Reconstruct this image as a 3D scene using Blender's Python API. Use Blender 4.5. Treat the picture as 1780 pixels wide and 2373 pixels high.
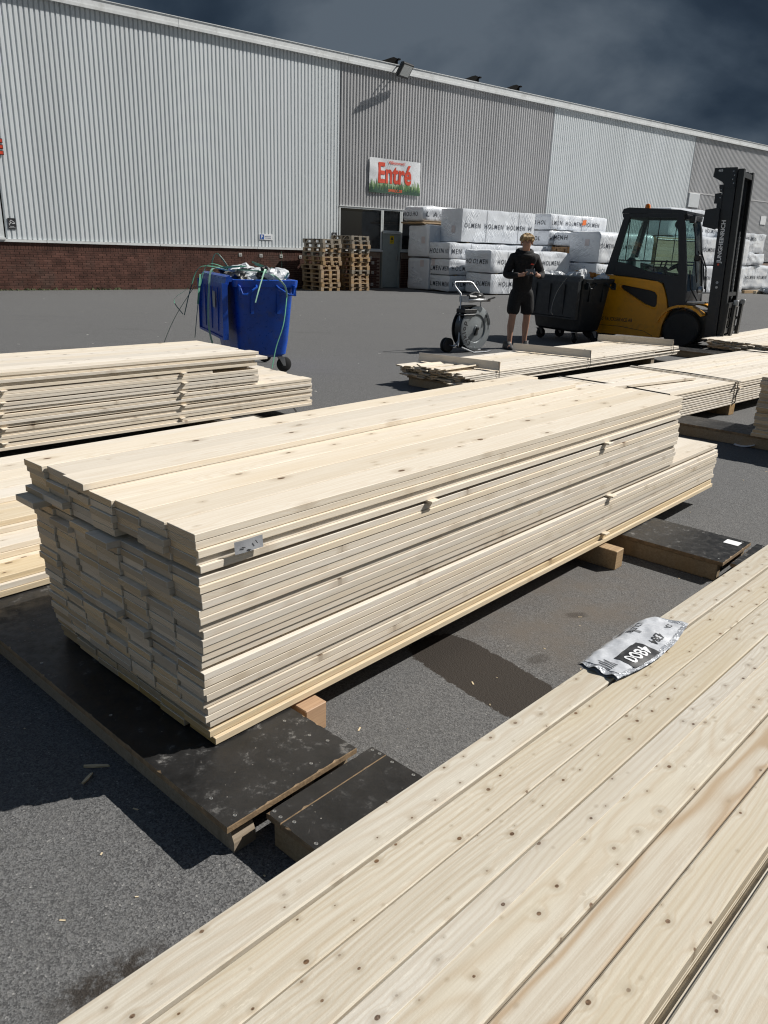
import bpy, math, random
from mathutils import Vector, Matrix, noise

sc = bpy.context.scene
COL = sc.collection
for o in list(bpy.data.objects):
    bpy.data.objects.remove(o)
PI = math.pi
rad = math.radians

# ------------------------------------------------------------------ camera
CAM_H = 1.50
PITCH, ROLL = rad(18.95), rad(1.9)
cd = bpy.data.cameras.new('camera')
cam = bpy.data.objects.new('camera', cd)
COL.objects.link(cam)
_f = Vector((0, math.cos(PITCH), -math.sin(PITCH)))
_r = Vector((1, 0, 0))
_u = _r.cross(_f)
_r2 = _r * math.cos(ROLL) + _u * math.sin(ROLL)
_u2 = -_r * math.sin(ROLL) + _u * math.cos(ROLL)
cam.matrix_world = Matrix(((_r2.x, _u2.x, -_f.x, 0), (_r2.y, _u2.y, -_f.y, 0), (_r2.z, _u2.z, -_f.z, CAM_H), (0, 0, 0, 1)))
cd.sensor_fit = 'VERTICAL'
cd.sensor_height = 24.0
cd.lens = 1782.0 / 2373.0 * 24.0
cd.clip_start = 0.02
cd.clip_end = 900
sc.camera = cam

# ------------------------------------------------------------------ world: storm cloud over a clear sky, sun shining through
SUN_AZ, SUN_EL = rad(16.5), rad(43.5)          # azimuth from +x towards +y
w = bpy.data.worlds.new('World')
sc.world = w
w.use_nodes = True
nt = w.node_tree
nt.nodes.clear()
W = nt.nodes.new
L_ = nt.links.new
out = W('ShaderNodeOutputWorld')
bg = W('ShaderNodeBackground')
bg.inputs['Strength'].default_value = 0.115
sky = W('ShaderNodeTexSky')
sky.sky_type = 'NISHITA'
sky.sun_disc = False
sky.sun_elevation = SUN_EL
sky.sun_rotation = PI / 2 - SUN_AZ
sky.air_density = 1.2
sky.dust_density = 1.5
tc = W('ShaderNodeTexCoord')
sep = W('ShaderNodeSeparateXYZ')
L_(tc.outputs['Generated'], sep.inputs[0])
zz = W('ShaderNodeMath'); zz.operation = 'ADD'; zz.inputs[1].default_value = 0.40
L_(sep.outputs['Z'], zz.inputs[0])
zm = W('ShaderNodeMath'); zm.operation = 'MAXIMUM'; zm.inputs[1].default_value = 0.12
L_(zz.outputs[0], zm.inputs[0])
dx = W('ShaderNodeMath'); dx.operation = 'DIVIDE'
dy = W('ShaderNodeMath'); dy.operation = 'DIVIDE'
L_(sep.outputs['X'], dx.inputs[0]); L_(zm.outputs[0], dx.inputs[1])
L_(sep.outputs['Y'], dy.inputs[0]); L_(zm.outputs[0], dy.inputs[1])
cmb = W('ShaderNodeCombineXYZ')
L_(dx.outputs[0], cmb.inputs[0]); L_(dy.outputs[0], cmb.inputs[1])
def wnoise(scale, detail, off, rough=0.55, dist=0.0, src=None, rz=0.0):
    m = W('ShaderNodeMapping'); m.inputs['Location'].default_value = off; m.inputs['Rotation'].default_value = (0, 0, rz)
    L_(src or cmb.outputs[0], m.inputs['Vector'])
    n = W('ShaderNodeTexNoise'); n.inputs['Scale'].default_value = scale
    n.inputs['Detail'].default_value = detail; n.inputs['Roughness'].default_value = rough
    n.inputs['Distortion'].default_value = dist
    L_(m.outputs[0], n.inputs['Vector'])
    return n.outputs['Fac']
def wramp(fac, stops):
    r = W('ShaderNodeValToRGB')
    e = r.color_ramp.elements
    while len(e) < len(stops): e.new(0.5)
    for i, (p, c) in enumerate(stops):
        e[i].position = p; e[i].color = (*c, 1)
    L_(fac, r.inputs[0])
    return r.outputs[0]
CL_OFF = (31.7, 2.4, 9.0)
CL_T = (0.39, 0.51)
cover = wramp(wnoise(0.85, 4, CL_OFF, 0.5, 0.0, tc.outputs['Generated'], rad(-28)), [(CL_T[0], (0, 0, 0)), (CL_T[1], (1, 1, 1))])
tone = wnoise(1.25, 8, (8.8, 12.2, 0.0), 0.50, 0.5)
cloud = wramp(tone, [(0.38, (0.085, 0.15, 0.26)), (0.46, (0.18, 0.285, 0.44)), (0.53, (0.36, 0.51, 0.71)), (0.62, (0.74, 0.93, 1.16))])
mx = W('ShaderNodeMix'); mx.data_type = 'RGBA'
L_(cover, mx.inputs[0])
L_(sky.outputs[0], mx.inputs[6]); L_(cloud, mx.inputs[7])
L_(mx.outputs[2], bg.inputs[0])
L_(bg.outputs[0], out.inputs[0])

# ------------------------------------------------------------------ sun
sd = bpy.data.lights.new('sun', 'SUN')
sd.energy = 4.9
sd.angle = rad(0.53)
sd.color = (1.0, 0.965, 0.91)
sun = bpy.data.objects.new('sun', sd)
COL.objects.link(sun)
S_DIR = Vector((math.cos(SUN_EL) * math.cos(SUN_AZ), math.cos(SUN_EL) * math.sin(SUN_AZ), math.sin(SUN_EL)))
sun.rotation_euler = (-S_DIR).to_track_quat('-Z', 'Y').to_euler()
sun.location = (20, 5, 30)

# ------------------------------------------------------------------ exposure
sc.view_settings.view_transform = 'Standard'
sc.view_settings.look = 'None'
sc.view_settings.exposure = 0.24
sc.view_settings.gamma = 1.0
sc.view_settings.use_curve_mapping = False
sc.render.engine = 'CYCLES'
sc.cycles.max_bounces = 6
sc.cycles.caustics_reflective = False
sc.cycles.caustics_refractive = False
sc.cycles.use_denoising = True
try:
    sc.cycles.denoiser = 'OPENIMAGEDENOISE'
    sc.cycles.denoising_input_passes = 'RGB_ALBEDO_NORMAL'
    sc.cycles.denoising_prefilter = 'ACCURATE'
except Exception:
    pass
sc.cycles.filter_width = 1.15

# ================================================================== mesh helpers
R = random.Random(11)

class MB:
    """collects shapes; obj() links them as ONE mesh object"""
    def __init__(s):
        s.v = []; s.f = []; s.m = []
    def add(s, vs, fs, mi=0, M=None):
        b = len(s.v)
        if M is not None: vs = [M @ Vector(v) for v in vs]
        s.v += [tuple(v) for v in vs]
        s.f += [tuple(b + i for i in f) for f in fs]
        s.m += (mi if isinstance(mi, list) else [mi] * len(fs))
        return s
    def box(s, x0, x1, y0, y1, z0, z1, mi=0, M=None):
        vs = [(x, y, z) for x in (x0, x1) for y in (y0, y1) for z in (z0, z1)]
        return s.add(vs, [(0, 1, 3, 2), (4, 6, 7, 5), (0, 4, 5, 1), (2, 3, 7, 6), (0, 2, 6, 4), (1, 5, 7, 3)], mi, M)
    def cbox(s, x0, x1, y0, y1, z0, z1, c=0.003, mi=0, mx=None, M=None):
        """box with chamfered edges; mx: material of the two x faces"""
        if mx is None: mx = mi
        vs = []; ix = {}
        for i in (0, 1):
            for j in (0, 1):
                for k in (0, 1):
                    X = (x0, x1)[i]; Y = (y0, y1)[j]; Z = (z0, z1)[k]
                    a, b, d = (c, -c)[i], (c, -c)[j], (c, -c)[k]
                    ix[i, j, k] = len(vs)
                    vs += [(X, Y + b, Z + d), (X + a, Y, Z + d), (X + a, Y + b, Z)]
        fs = []; ms = []
        def q(l, m): fs.append(tuple(l)); ms.append(m)
        for i in (0, 1):
            q([ix[i, 0, 0], ix[i, 0, 1], ix[i, 1, 1], ix[i, 1, 0]][::1 if i == 0 else -1], mx)
            q([ix[0, i, 0] + 1, ix[1, i, 0] + 1, ix[1, i, 1] + 1, ix[0, i, 1] + 1][::1 if i == 0 else -1], mi)
            q([ix[0, 0, i] + 2, ix[0, 1, i] + 2, ix[1, 1, i] + 2, ix[1, 0, i] + 2][::1 if i == 0 else -1], mi)
        for i in (0, 1):
            for j in (0, 1):
                a, b = ix[i, j, 0], ix[i, j, 1]
                l = [a, a + 1, b + 1, b]; q(l if i == j else l[::-1], mi)
                a, b = ix[i, 0, j], ix[i, 1, j]
                l = [a, b, b + 2, a + 2]; q(l if i == j else l[::-1], mi)
                a, b = ix[0, i, j], ix[1, i, j]
                l = [a + 1, a + 2, b + 2, b + 1]; q(l if i == j else l[::-1], mi)
                for k in (0, 1):
                    a = ix[i, j, k]
                    l = [a, a + 2, a + 1]
                    q(l if (i + j + k) % 2 == 0 else l[::-1], mi)
        return s.add(vs, fs, ms, M)
    def tube(s, path, r, n=8, mi=0, M=None, flat=1.0):
        P = [Vector(p) for p in path]
        rr = r if isinstance(r, (list, tuple)) else [r] * len(P)
        t = (P[1] - P[0]).normalized()
        up = Vector((0, 0, 1)) if abs(t.z) < 0.9 else Vector((1, 0, 0))
        a = t.cross(up).normalized()
        vs = []
        for i, p in enumerate(P):
            if i == 0: t = P[1] - P[0]
            elif i == len(P) - 1: t = P[-1] - P[-2]
            else: t = (P[i + 1] - P[i]).normalized() + (P[i] - P[i - 1]).normalized()
            t.normalize()
            a = (a - t * a.dot(t)).normalized()
            b = t.cross(a)
            for k in range(n):
                th = 2 * PI * k / n
                vs.append(p + a * math.cos(th) * rr[i] + b * math.sin(th) * rr[i] * flat)
        fs = []
        for i in range(len(P) - 1):
            for k in range(n):
                fs.append((i * n + k, i * n + (k + 1) % n, (i + 1) * n + (k + 1) % n, (i + 1) * n + k))
        fs.append(tuple(range(n))[::-1]); fs.append(tuple((len(P) - 1) * n + k for k in range(n)))
        return s.add(vs, fs, mi, M)
    def cyl(s, p0, p1, r0, r1=None, n=16, mi=0, M=None):
        return s.tube([p0, p1], [r0, r0 if r1 is None else r1], n, mi, M)
    def lathe(s, prof, n=32, mi=0, M=None):
        """profile of (radius, z) round the z axis"""
        vs = []; fs = []
        for r_, z in prof:
            for k in range(n):
                th = 2 * PI * k / n
                vs.append((r_ * math.cos(th), r_ * math.sin(th), z))
        for i in range(len(prof) - 1):
            for k in range(n):
                fs.append((i * n + k, i * n + (k + 1) % n, (i + 1) * n + (k + 1) % n, (i + 1) * n + k))
        if prof[0][0] > 1e-5: fs.append(tuple(range(n))[::-1])
        if prof[-1][0] > 1e-5: fs.append(tuple((len(prof) - 1) * n + k for k in range(n)))
        return s.add(vs, fs, mi, M)
    def prism(s, poly, a, b, axis='y', mi=0, M=None):
        """polygon of 2-D points extruded from a to b; axis y: points are (x, z); axis z: (x, y); axis x: (y, z)"""
        def P(p, h):
            return {'y': (p[0], h, p[1]), 'z': (p[0], p[1], h), 'x': (h, p[0], p[1])}[axis]
        n = len(poly)
        vs = [P(p, a) for p in poly] + [P(p, b) for p in poly]
        fs = [tuple(range(n)), tuple(range(2 * n - 1, n - 1, -1))]
        fs += [(i, i + n, (i + 1) % n + n, (i + 1) % n) for i in range(n)]
        return s.add(vs, fs, mi, M)
    def grid(s, fn, nu, nv, mi=0, M=None):
        vs = [fn(i / nu, j / nv) for j in range(nv + 1) for i in range(nu + 1)]
        fs = [(j * (nu + 1) + i, j * (nu + 1) + i + 1, (j + 1) * (nu + 1) + i + 1, (j + 1) * (nu + 1) + i) for j in range(nv) for i in range(nu)]
        return s.add(vs, fs, mi, M)
    def mesh(s, name, mats, smooth=False):
        me = bpy.data.meshes.new(name)
        me.from_pydata(s.v, [], s.f)
        for m in (mats if isinstance(mats, (list, tuple)) else [mats]): me.materials.append(m)
        me.polygons.foreach_set('material_index', s.m)
        if smooth:
            me.polygons.foreach_set('use_smooth', [True] * len(me.polygons))
            if smooth != 'all':
                try: me.set_sharp_from_angle(angle=rad(38))
                except Exception: pass
        me.update()
        return me
    def obj(s, name, mats, parent=None, smooth=False, loc=None, rot=None, fix=False):
        me = s.mesh(name, mats, smooth)
        if fix:
            import bmesh
            bm = bmesh.new(); bm.from_mesh(me); bmesh.ops.recalc_face_normals(bm, faces=bm.faces); bm.to_mesh(me); bm.free()
        return link(name, me, parent, loc, rot)

def link(name, me, parent=None, loc=None, rot=None):
    o = bpy.data.objects.new(name, me)
    COL.objects.link(o)
    if parent is not None: o.parent = parent
    if loc is not None: o.location = loc
    if rot is not None: o.rotation_euler = rot
    return o
def tag(o, label=None, cat=None, group=None, kind=None):
    if label: o['label'] = label
    if cat: o['category'] = cat
    if group: o['group'] = group
    if kind: o['kind'] = kind
    return o
def thing(name, label, cat, loc=(0, 0, 0), rotz=0.0, group=None):
    o = bpy.data.objects.new(name, None)
    o.empty_display_size = 0.1
    COL.objects.link(o)
    o.location = loc
    o.rotation_euler = (0, 0, rotz)
    return tag(o, label, cat, group)
def copy_tree(o, parent=None):
    c = o.copy()
    COL.objects.link(c)
    c.parent = parent
    for ch in list(o.children): copy_tree(ch, c)
    return c
_tx = {}
def text_geo(body, bold=0.0, space=1.0):
    """flat lettering as (verts2d, faces, width, height) for size 1"""
    k = (body, bold, space)
    if k in _tx: return _tx[k]
    cu = bpy.data.curves.new('lettering', 'FONT')
    cu.body = body; cu.size = 1.0; cu.offset = bold; cu.space_character = space; cu.resolution_u = 3
    o = bpy.data.objects.new('lettering', cu)
    COL.objects.link(o)
    bpy.context.view_layer.update()
    me = o.evaluated_get(bpy.context.evaluated_depsgraph_get()).to_mesh()
    vs = [(v.co.x, v.co.y) for v in me.vertices]
    fs = [tuple(p.vertices) for p in me.polygons]
    bpy.data.objects.remove(o); bpy.data.curves.remove(cu)
    x0 = min(v[0] for v in vs); x1 = max(v[0] for v in vs)
    y0 = min(v[1] for v in vs); y1 = max(v[1] for v in vs)
    vs = [(x - x0, y - y0) for x, y in vs]
    _tx[k] = (vs, fs, x1 - x0, y1 - y0)
    return _tx[k]
def add_text(mb, body, fn, width=None, height=None, bold=0.0, space=1.0, mi=0, align='l', x=0, y=0, slant=0.0):
    """fn maps (x, y) in metres on the face to a 3-D point"""
    vs, fs, w_, h_ = text_geo(body, bold, space)
    sx = width / w_ if width else height / h_
    sy = height / h_ if height else sx
    if align == 'c': x -= w_ * sx / 2
    mb.add([fn(x + a * sx + b * sy * slant, y + b * sy) for a, b in vs], fs, mi)
    return w_ * sx

# ================================================================== materials
MATS = {}
class NT:
    def __init__(s, name):
        s.mat = bpy.data.materials.new(name); s.mat.use_nodes = True
        s.t = s.mat.node_tree
        s.b = s.t.nodes['Principled BSDF']
    def n(s, typ, **kw):
        n_ = s.t.nodes.new('ShaderNode' + typ)
        for k, v in kw.items(): setattr(n_, k, v)
        return n_
    def l(s, a, b):
        if isinstance(b, tuple): b = b[0].inputs[b[1]]
        s.t.links.new(a, b)
    def val(s, sock, v):
        if isinstance(v, (int, float)): sock.default_value = v
        elif isinstance(v, (tuple, list)): sock.default_value = v if len(v) == len(sock.default_value) else (*v, 1)
        else: s.t.links.new(v, sock)
    def math(s, op, a, b=0.0, clamp=False):
        n_ = s.n('Math', operation=op, use_clamp=clamp)
        s.val(n_.inputs[0], a); s.val(n_.inputs[1], b)
        return n_.outputs[0]
    def vmath(s, op, a, b=(0, 0, 0)):
        n_ = s.n('VectorMath', operation=op)
        s.val(n_.inputs[0], a); s.val(n_.inputs[1], b)
        return n_.outputs['Value' if op in ('LENGTH', 'DOT_PRODUCT') else 'Vector']
    def mix(s, f, a, b, typ='MIX'):
        n_ = s.n('Mix', data_type='RGBA', blend_type=typ)
        s.val(n_.inputs[0], f); s.val(n_.inputs[6], a); s.val(n_.inputs[7], b)
        return n_.outputs[2]
    def rng(s, v, a, b, c=0.0, d=1.0, smooth=True):
        n_ = s.n('MapRange', interpolation_type='SMOOTHSTEP' if smooth else 'LINEAR')
        s.val(n_.inputs[0], v); s.val(n_.inputs[1], a); s.val(n_.inputs[2], b); s.val(n_.inputs[3], c); s.val(n_.inputs[4], d)
        return n_.outputs[0]
    def noise(s, vec, scale, detail=3, rough=0.55, dist=0.0, color=False):
        n_ = s.n('TexNoise')
        s.l(vec, n_.inputs['Vector'])
        n_.inputs['Scale'].default_value = scale; n_.inputs['Detail'].default_value = detail
        n_.inputs['Roughness'].default_value = rough; n_.inputs['Distortion'].default_value = dist
        return n_.outputs['Color' if color else 'Fac']
    def vor(s, vec, scale, feature='F1', rnd=1.0):
        n_ = s.n('TexVoronoi', feature=feature)
        s.l(vec, n_.inputs['Vector']); n_.inputs['Scale'].default_value = scale; n_.inputs['Randomness'].default_value = rnd
        return n_
    def obj(s):
        return s.n('TexCoord').outputs['Object']
    def scale(s, vec, v):
        return s.vmath('MULTIPLY', vec, v)
    def bump(s, h, strength, dist=0.01, normal=None):
        n_ = s.n('Bump'); n_.inputs['Strength'].default_value = strength; n_.inputs['Distance'].default_value = dist
        s.l(h, n_.inputs['Height'])
        if normal is not None: s.l(normal, n_.inputs['Normal'])
        return n_.outputs[0]
    def out(s, color=None, rough=None, normal=None, metal=None, spec=None):
        if color is not None: s.val(s.b.inputs['Base Color'], color)
        if rough is not None: s.val(s.b.inputs['Roughness'], rough)
        if metal is not None: s.val(s.b.inputs['Metallic'], metal)
        if spec is not None: s.val(s.b.inputs['Specular IOR Level'], spec)
        if normal is not None: s.l(normal, s.b.inputs['Normal'])
        return s.mat

def pm(name, base, rough=0.5, metal=0.0, var=0.2, nscale=6.0, bump=0.1, bscale=80.0, spec=0.5, dirt=None, dirt_amt=0.0, bdist=0.004):
    """plain painted, plastic, metal or cloth surface with uneven tone, dirt and fine relief"""
    if name in MATS: return MATS[name]
    m = NT(name)
    P = m.obj()
    a = m.noise(P, nscale, 4, 0.6)
    b = m.noise(P, nscale * 7, 3, 0.6)
    f = m.math('ADD', m.math('MULTIPLY', a, 0.65), m.math('MULTIPLY', b, 0.35))
    lo = tuple(c * (1 - var) for c in base); hi = tuple(min(1, c * (1 + var)) for c in base)
    col = m.mix(m.rng(f, 0.3, 0.7), lo, hi)
    if dirt:
        col = m.mix(m.math('MULTIPLY', m.rng(m.noise(P, nscale * 2.3, 5, 0.65), 0.5, 0.72), dirt_amt), col, dirt)
    m.out(col, m.rng(b, 0.3, 0.7, max(0.03, rough - 0.08), min(1, rough + 0.08)), m.bump(m.noise(P, bscale, 3, 0.6), bump, bdist), metal, spec)
    MATS[name] = m.mat
    return m.mat

def wood(name, light, dark, yellow, knots=1.0, kscale=(4.2, 8.5, 1.0), ring=0.16, kth=0.085, rough=0.62, ringw=0.0062, silver=0.18, kmin=0.35):
    m = NT(name)
    P0 = m.obj()
    rnd = m.n('ObjectInfo').outputs['Random']
    c_ = m.n('CombineXYZ')
    m.l(m.math('MULTIPLY', rnd, 91.7), c_.inputs[0]); m.l(m.math('MULTIPLY', rnd, 57.3), c_.inputs[1]); m.l(m.math('MULTIPLY', rnd, 23.9), c_.inputs[2])
    P = m.vmath('ADD', P0, c_.outputs[0])
    streak = m.math('ADD', m.math('MULTIPLY', m.noise(m.scale(P, (2.2, 95, 95)), 1.0, 4, 0.6), 0.55), m.math('MULTIPLY', m.noise(m.scale(P, (5.0, 310, 310)), 1.0, 3, 0.6), 0.45))
    soft = m.noise(m.scale(P, (1.1, 7, 7)), 1.0, 3, 0.5)
    fine = m.noise(P, 260, 2, 0.6)
    wob = m.scale(m.vmath('SUBTRACT', m.noise(m.scale(P, (1.3, 4, 4)), 1.0, 2, 0.5, color=True), (0.5, 0.5, 0.5)), (0, 0.08, 0.11))
    r2 = m.math('FRACT', m.math('MULTIPLY', rnd, 17.31))
    off = m.n('CombineXYZ')
    m.l(m.math('MULTIPLY', m.math('SUBTRACT', r2, 0.5), 0.16), off.inputs[1])
    m.l(m.math('ADD', 0.012, m.math('MULTIPLY', rnd, 0.05)), off.inputs[2])
    Q = m.scale(m.vmath('ADD', m.vmath('ADD', P0, wob), off.outputs[0]), (0, 1, 1))
    v = m.vor(m.scale(P, kscale), 1.0); v.voronoi_dimensions = '2D'
    sc_ = m.n('SeparateColor'); m.l(v.outputs['Color'], sc_.inputs[0])
    thr = m.math('MULTIPLY', m.math('MULTIPLY', m.rng(sc_.outputs[0], kmin, 1.0, 0.0, 1.0, False), kth), knots)
    d = v.outputs['Distance']
    dn = m.math('ADD', d, m.math('MULTIPLY', m.math('SUBTRACT', fine, 0.5), 0.012))
    knot = m.math('SUBTRACT', 1.0, m.rng(m.math('SUBTRACT', dn, thr), -0.022, 0.004))
    nz_ = m.n('SeparateXYZ'); m.l(m.n('TexCoord').outputs['Normal'], nz_.inputs[0])
    flat_ = m.rng(m.math('ABSOLUTE', nz_.outputs[2]), 0.3, 0.7, 0.3, 1.0)
    knot = m.math('MULTIPLY', m.math('MULTIPLY', knot, m.math('MULTIPLY', flat_, m.rng(sc_.outputs[1], 0.0, 0.7, 0.35, 1.0))), m.math('GREATER_THAN', thr, 0.004))
    halo = m.math('MULTIPLY', m.math('SUBTRACT', 1.0, m.rng(m.math('DIVIDE', d, m.math('ADD', thr, 0.02)), 0.8, 3.0)), m.math('GREATER_THAN', thr, 0.004))
    # growth rings, swinging round the knots
    bend = m.math('MULTIPLY', m.math('SUBTRACT', 1.0, m.rng(d, 0.0, 0.42)), m.math('MULTIPLY', m.rng(sc_.outputs[0], 0.3, 1.0, 0.0, 1.0, False), 0.010))
    rg = m.math('SINE', m.math('MULTIPLY', m.math('ADD', m.vmath('LENGTH', Q), bend), 2 * PI / ringw))
    rg = m.math('POWER', m.math('MULTIPLY', m.math('ADD', rg, 1.0), 0.5), 2.4)
    col = m.mix(m.rng(streak, 0.36, 0.66), light, dark)
    sheen = m.noise(m.scale(P, (34, 170, 170)), 1.0, 3, 0.7)
    col = m.mix(m.math('MULTIPLY', m.rng(sheen, 0.52, 0.72), m.math('MULTIPLY', m.rng(m.noise(m.scale(P, (3.0, 9, 9)), 1.0, 2), 0.42, 0.62), silver)), col, tuple(min(1, c * 1.12) for c in light))  # silver: strength of the planer sheen, painted as lighter flecks in the colour
    col = m.mix(m.rng(soft, 0.45, 0.8, 0.0, 0.75), col, yellow)
    col = m.mix(m.math('MULTIPLY', rg, ring), col, tuple(c * k for c, k in zip(dark, (0.78, 0.62, 0.45))))
    col = m.mix(m.math('MULTIPLY', halo, 0.38), col, tuple(c * k for c, k in zip(dark, (0.62, 0.56, 0.48))))
    col = m.mix(knot, col, m.mix(m.rng(fine, 0.3, 0.7), (0.085, 0.052, 0.030), (0.20, 0.125, 0.075)))
    hs = m.n('HueSaturation')
    m.l(m.rng(rnd, 0, 1, 0.90, 1.06, False), hs.inputs['Value'])
    m.l(m.rng(r2, 0, 1, 0.78, 1.12, False), hs.inputs['Saturation'])
    m.l(col, hs.inputs['Color'])
    h = m.math('ADD', m.math('MULTIPLY', streak, 0.6), m.math('MULTIPLY', fine, 0.5))
    m.out(hs.outputs[0], rough, m.bump(h, 0.25, 0.0016), 0.0, 0.35)
    return m.mat
def endgrain(name, light, dark):
    m = NT(name)
    P0 = m.obj()
    rnd = m.n('ObjectInfo').outputs['Random']
    r2 = m.math('FRACT', m.math('MULTIPLY', rnd, 17.31))
    off = m.n('CombineXYZ')
    m.l(m.math('MULTIPLY', m.math('SUBTRACT', r2, 0.5), 0.16), off.inputs[1])
    m.l(m.math('ADD', 0.03, m.math('MULTIPLY', rnd, 0.06)), off.inputs[2])
    n1 = m.noise(P0, 30, 3)
    ln = m.vmath('LENGTH', m.scale(m.vmath('ADD', P0, off.outputs[0]), (0, 1, 1)))
    rg = m.math('SINE', m.math('MULTIPLY', m.math('ADD', ln, m.math('MULTIPLY', n1, 0.003)), 2 * PI / 0.0042))
    saw = m.noise(m.scale(P0, (1, 40, 400)), 1.0, 3)
    f = m.math('ADD', m.math('MULTIPLY', m.rng(rg, -1, 1), 0.7), m.math('MULTIPLY', saw, 0.6))
    col = m.mix(f, light, dark)
    hs = m.n('HueSaturation')
    m.l(m.rng(r2, 0, 1, 0.70, 1.18, False), hs.inputs['Value']); m.l(m.rng(rnd, 0, 1, 0.7, 1.2, False), hs.inputs['Saturation'])
    m.l(col, hs.inputs['Color'])
    m.out(hs.outputs[0], 0.8, m.bump(m.noise(m.scale(P0, (1, 60, 300)), 1.0, 3), 0.35, 0.002), 0.0, 0.2)
    return m.mat

WOOD = wood('sawn_spruce', (0.755, 0.69, 0.585), (0.665, 0.585, 0.47), (0.675, 0.58, 0.445))
WOODY = wood('yellow_spruce', (0.68, 0.585, 0.43), (0.58, 0.47, 0.315), (0.62, 0.495, 0.315))
WOODF = wood('planed_spruce', (0.61, 0.565, 0.475), (0.50, 0.445, 0.355), (0.53, 0.46, 0.335), knots=1.0, kscale=(13.5, 18.0, 1.0), ring=0.26, kth=0.080, rough=0.46, ringw=0.010, silver=0.8, kmin=0.0)
WOODR = wood('resin_streaked_spruce', (0.60, 0.55, 0.455), (0.50, 0.43, 0.33), (0.55, 0.45, 0.30), kscale=(9, 14.0, 1.0), ring=0.75, kth=0.07, rough=0.46, ringw=0.021, silver=0.4)
WOODO = wood('orange_timber', (0.52, 0.31, 0.15), (0.40, 0.22, 0.10), (0.46, 0.28, 0.12))
WOODG = wood('weathered_timber', (0.34, 0.27, 0.19), (0.22, 0.17, 0.11), (0.30, 0.21, 0.12))
WOODP = wood('pallet_timber', (0.46, 0.33, 0.19), (0.30, 0.20, 0.11), (0.42, 0.27, 0.13), knots=0.4)
WOODPG = wood('grey_pallet_timber', (0.33, 0.29, 0.23), (0.20, 0.17, 0.13), (0.28, 0.22, 0.15), knots=0.4)
END = endgrain('spruce_end_grain', (0.74, 0.59, 0.425), (0.48, 0.345, 0.215))
ENDY = endgrain('yellow_end_grain', (0.52, 0.38, 0.20), (0.38, 0.25, 0.11))
ENDG = endgrain('dark_end_grain', (0.30, 0.22, 0.14), (0.18, 0.13, 0.08))

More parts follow.
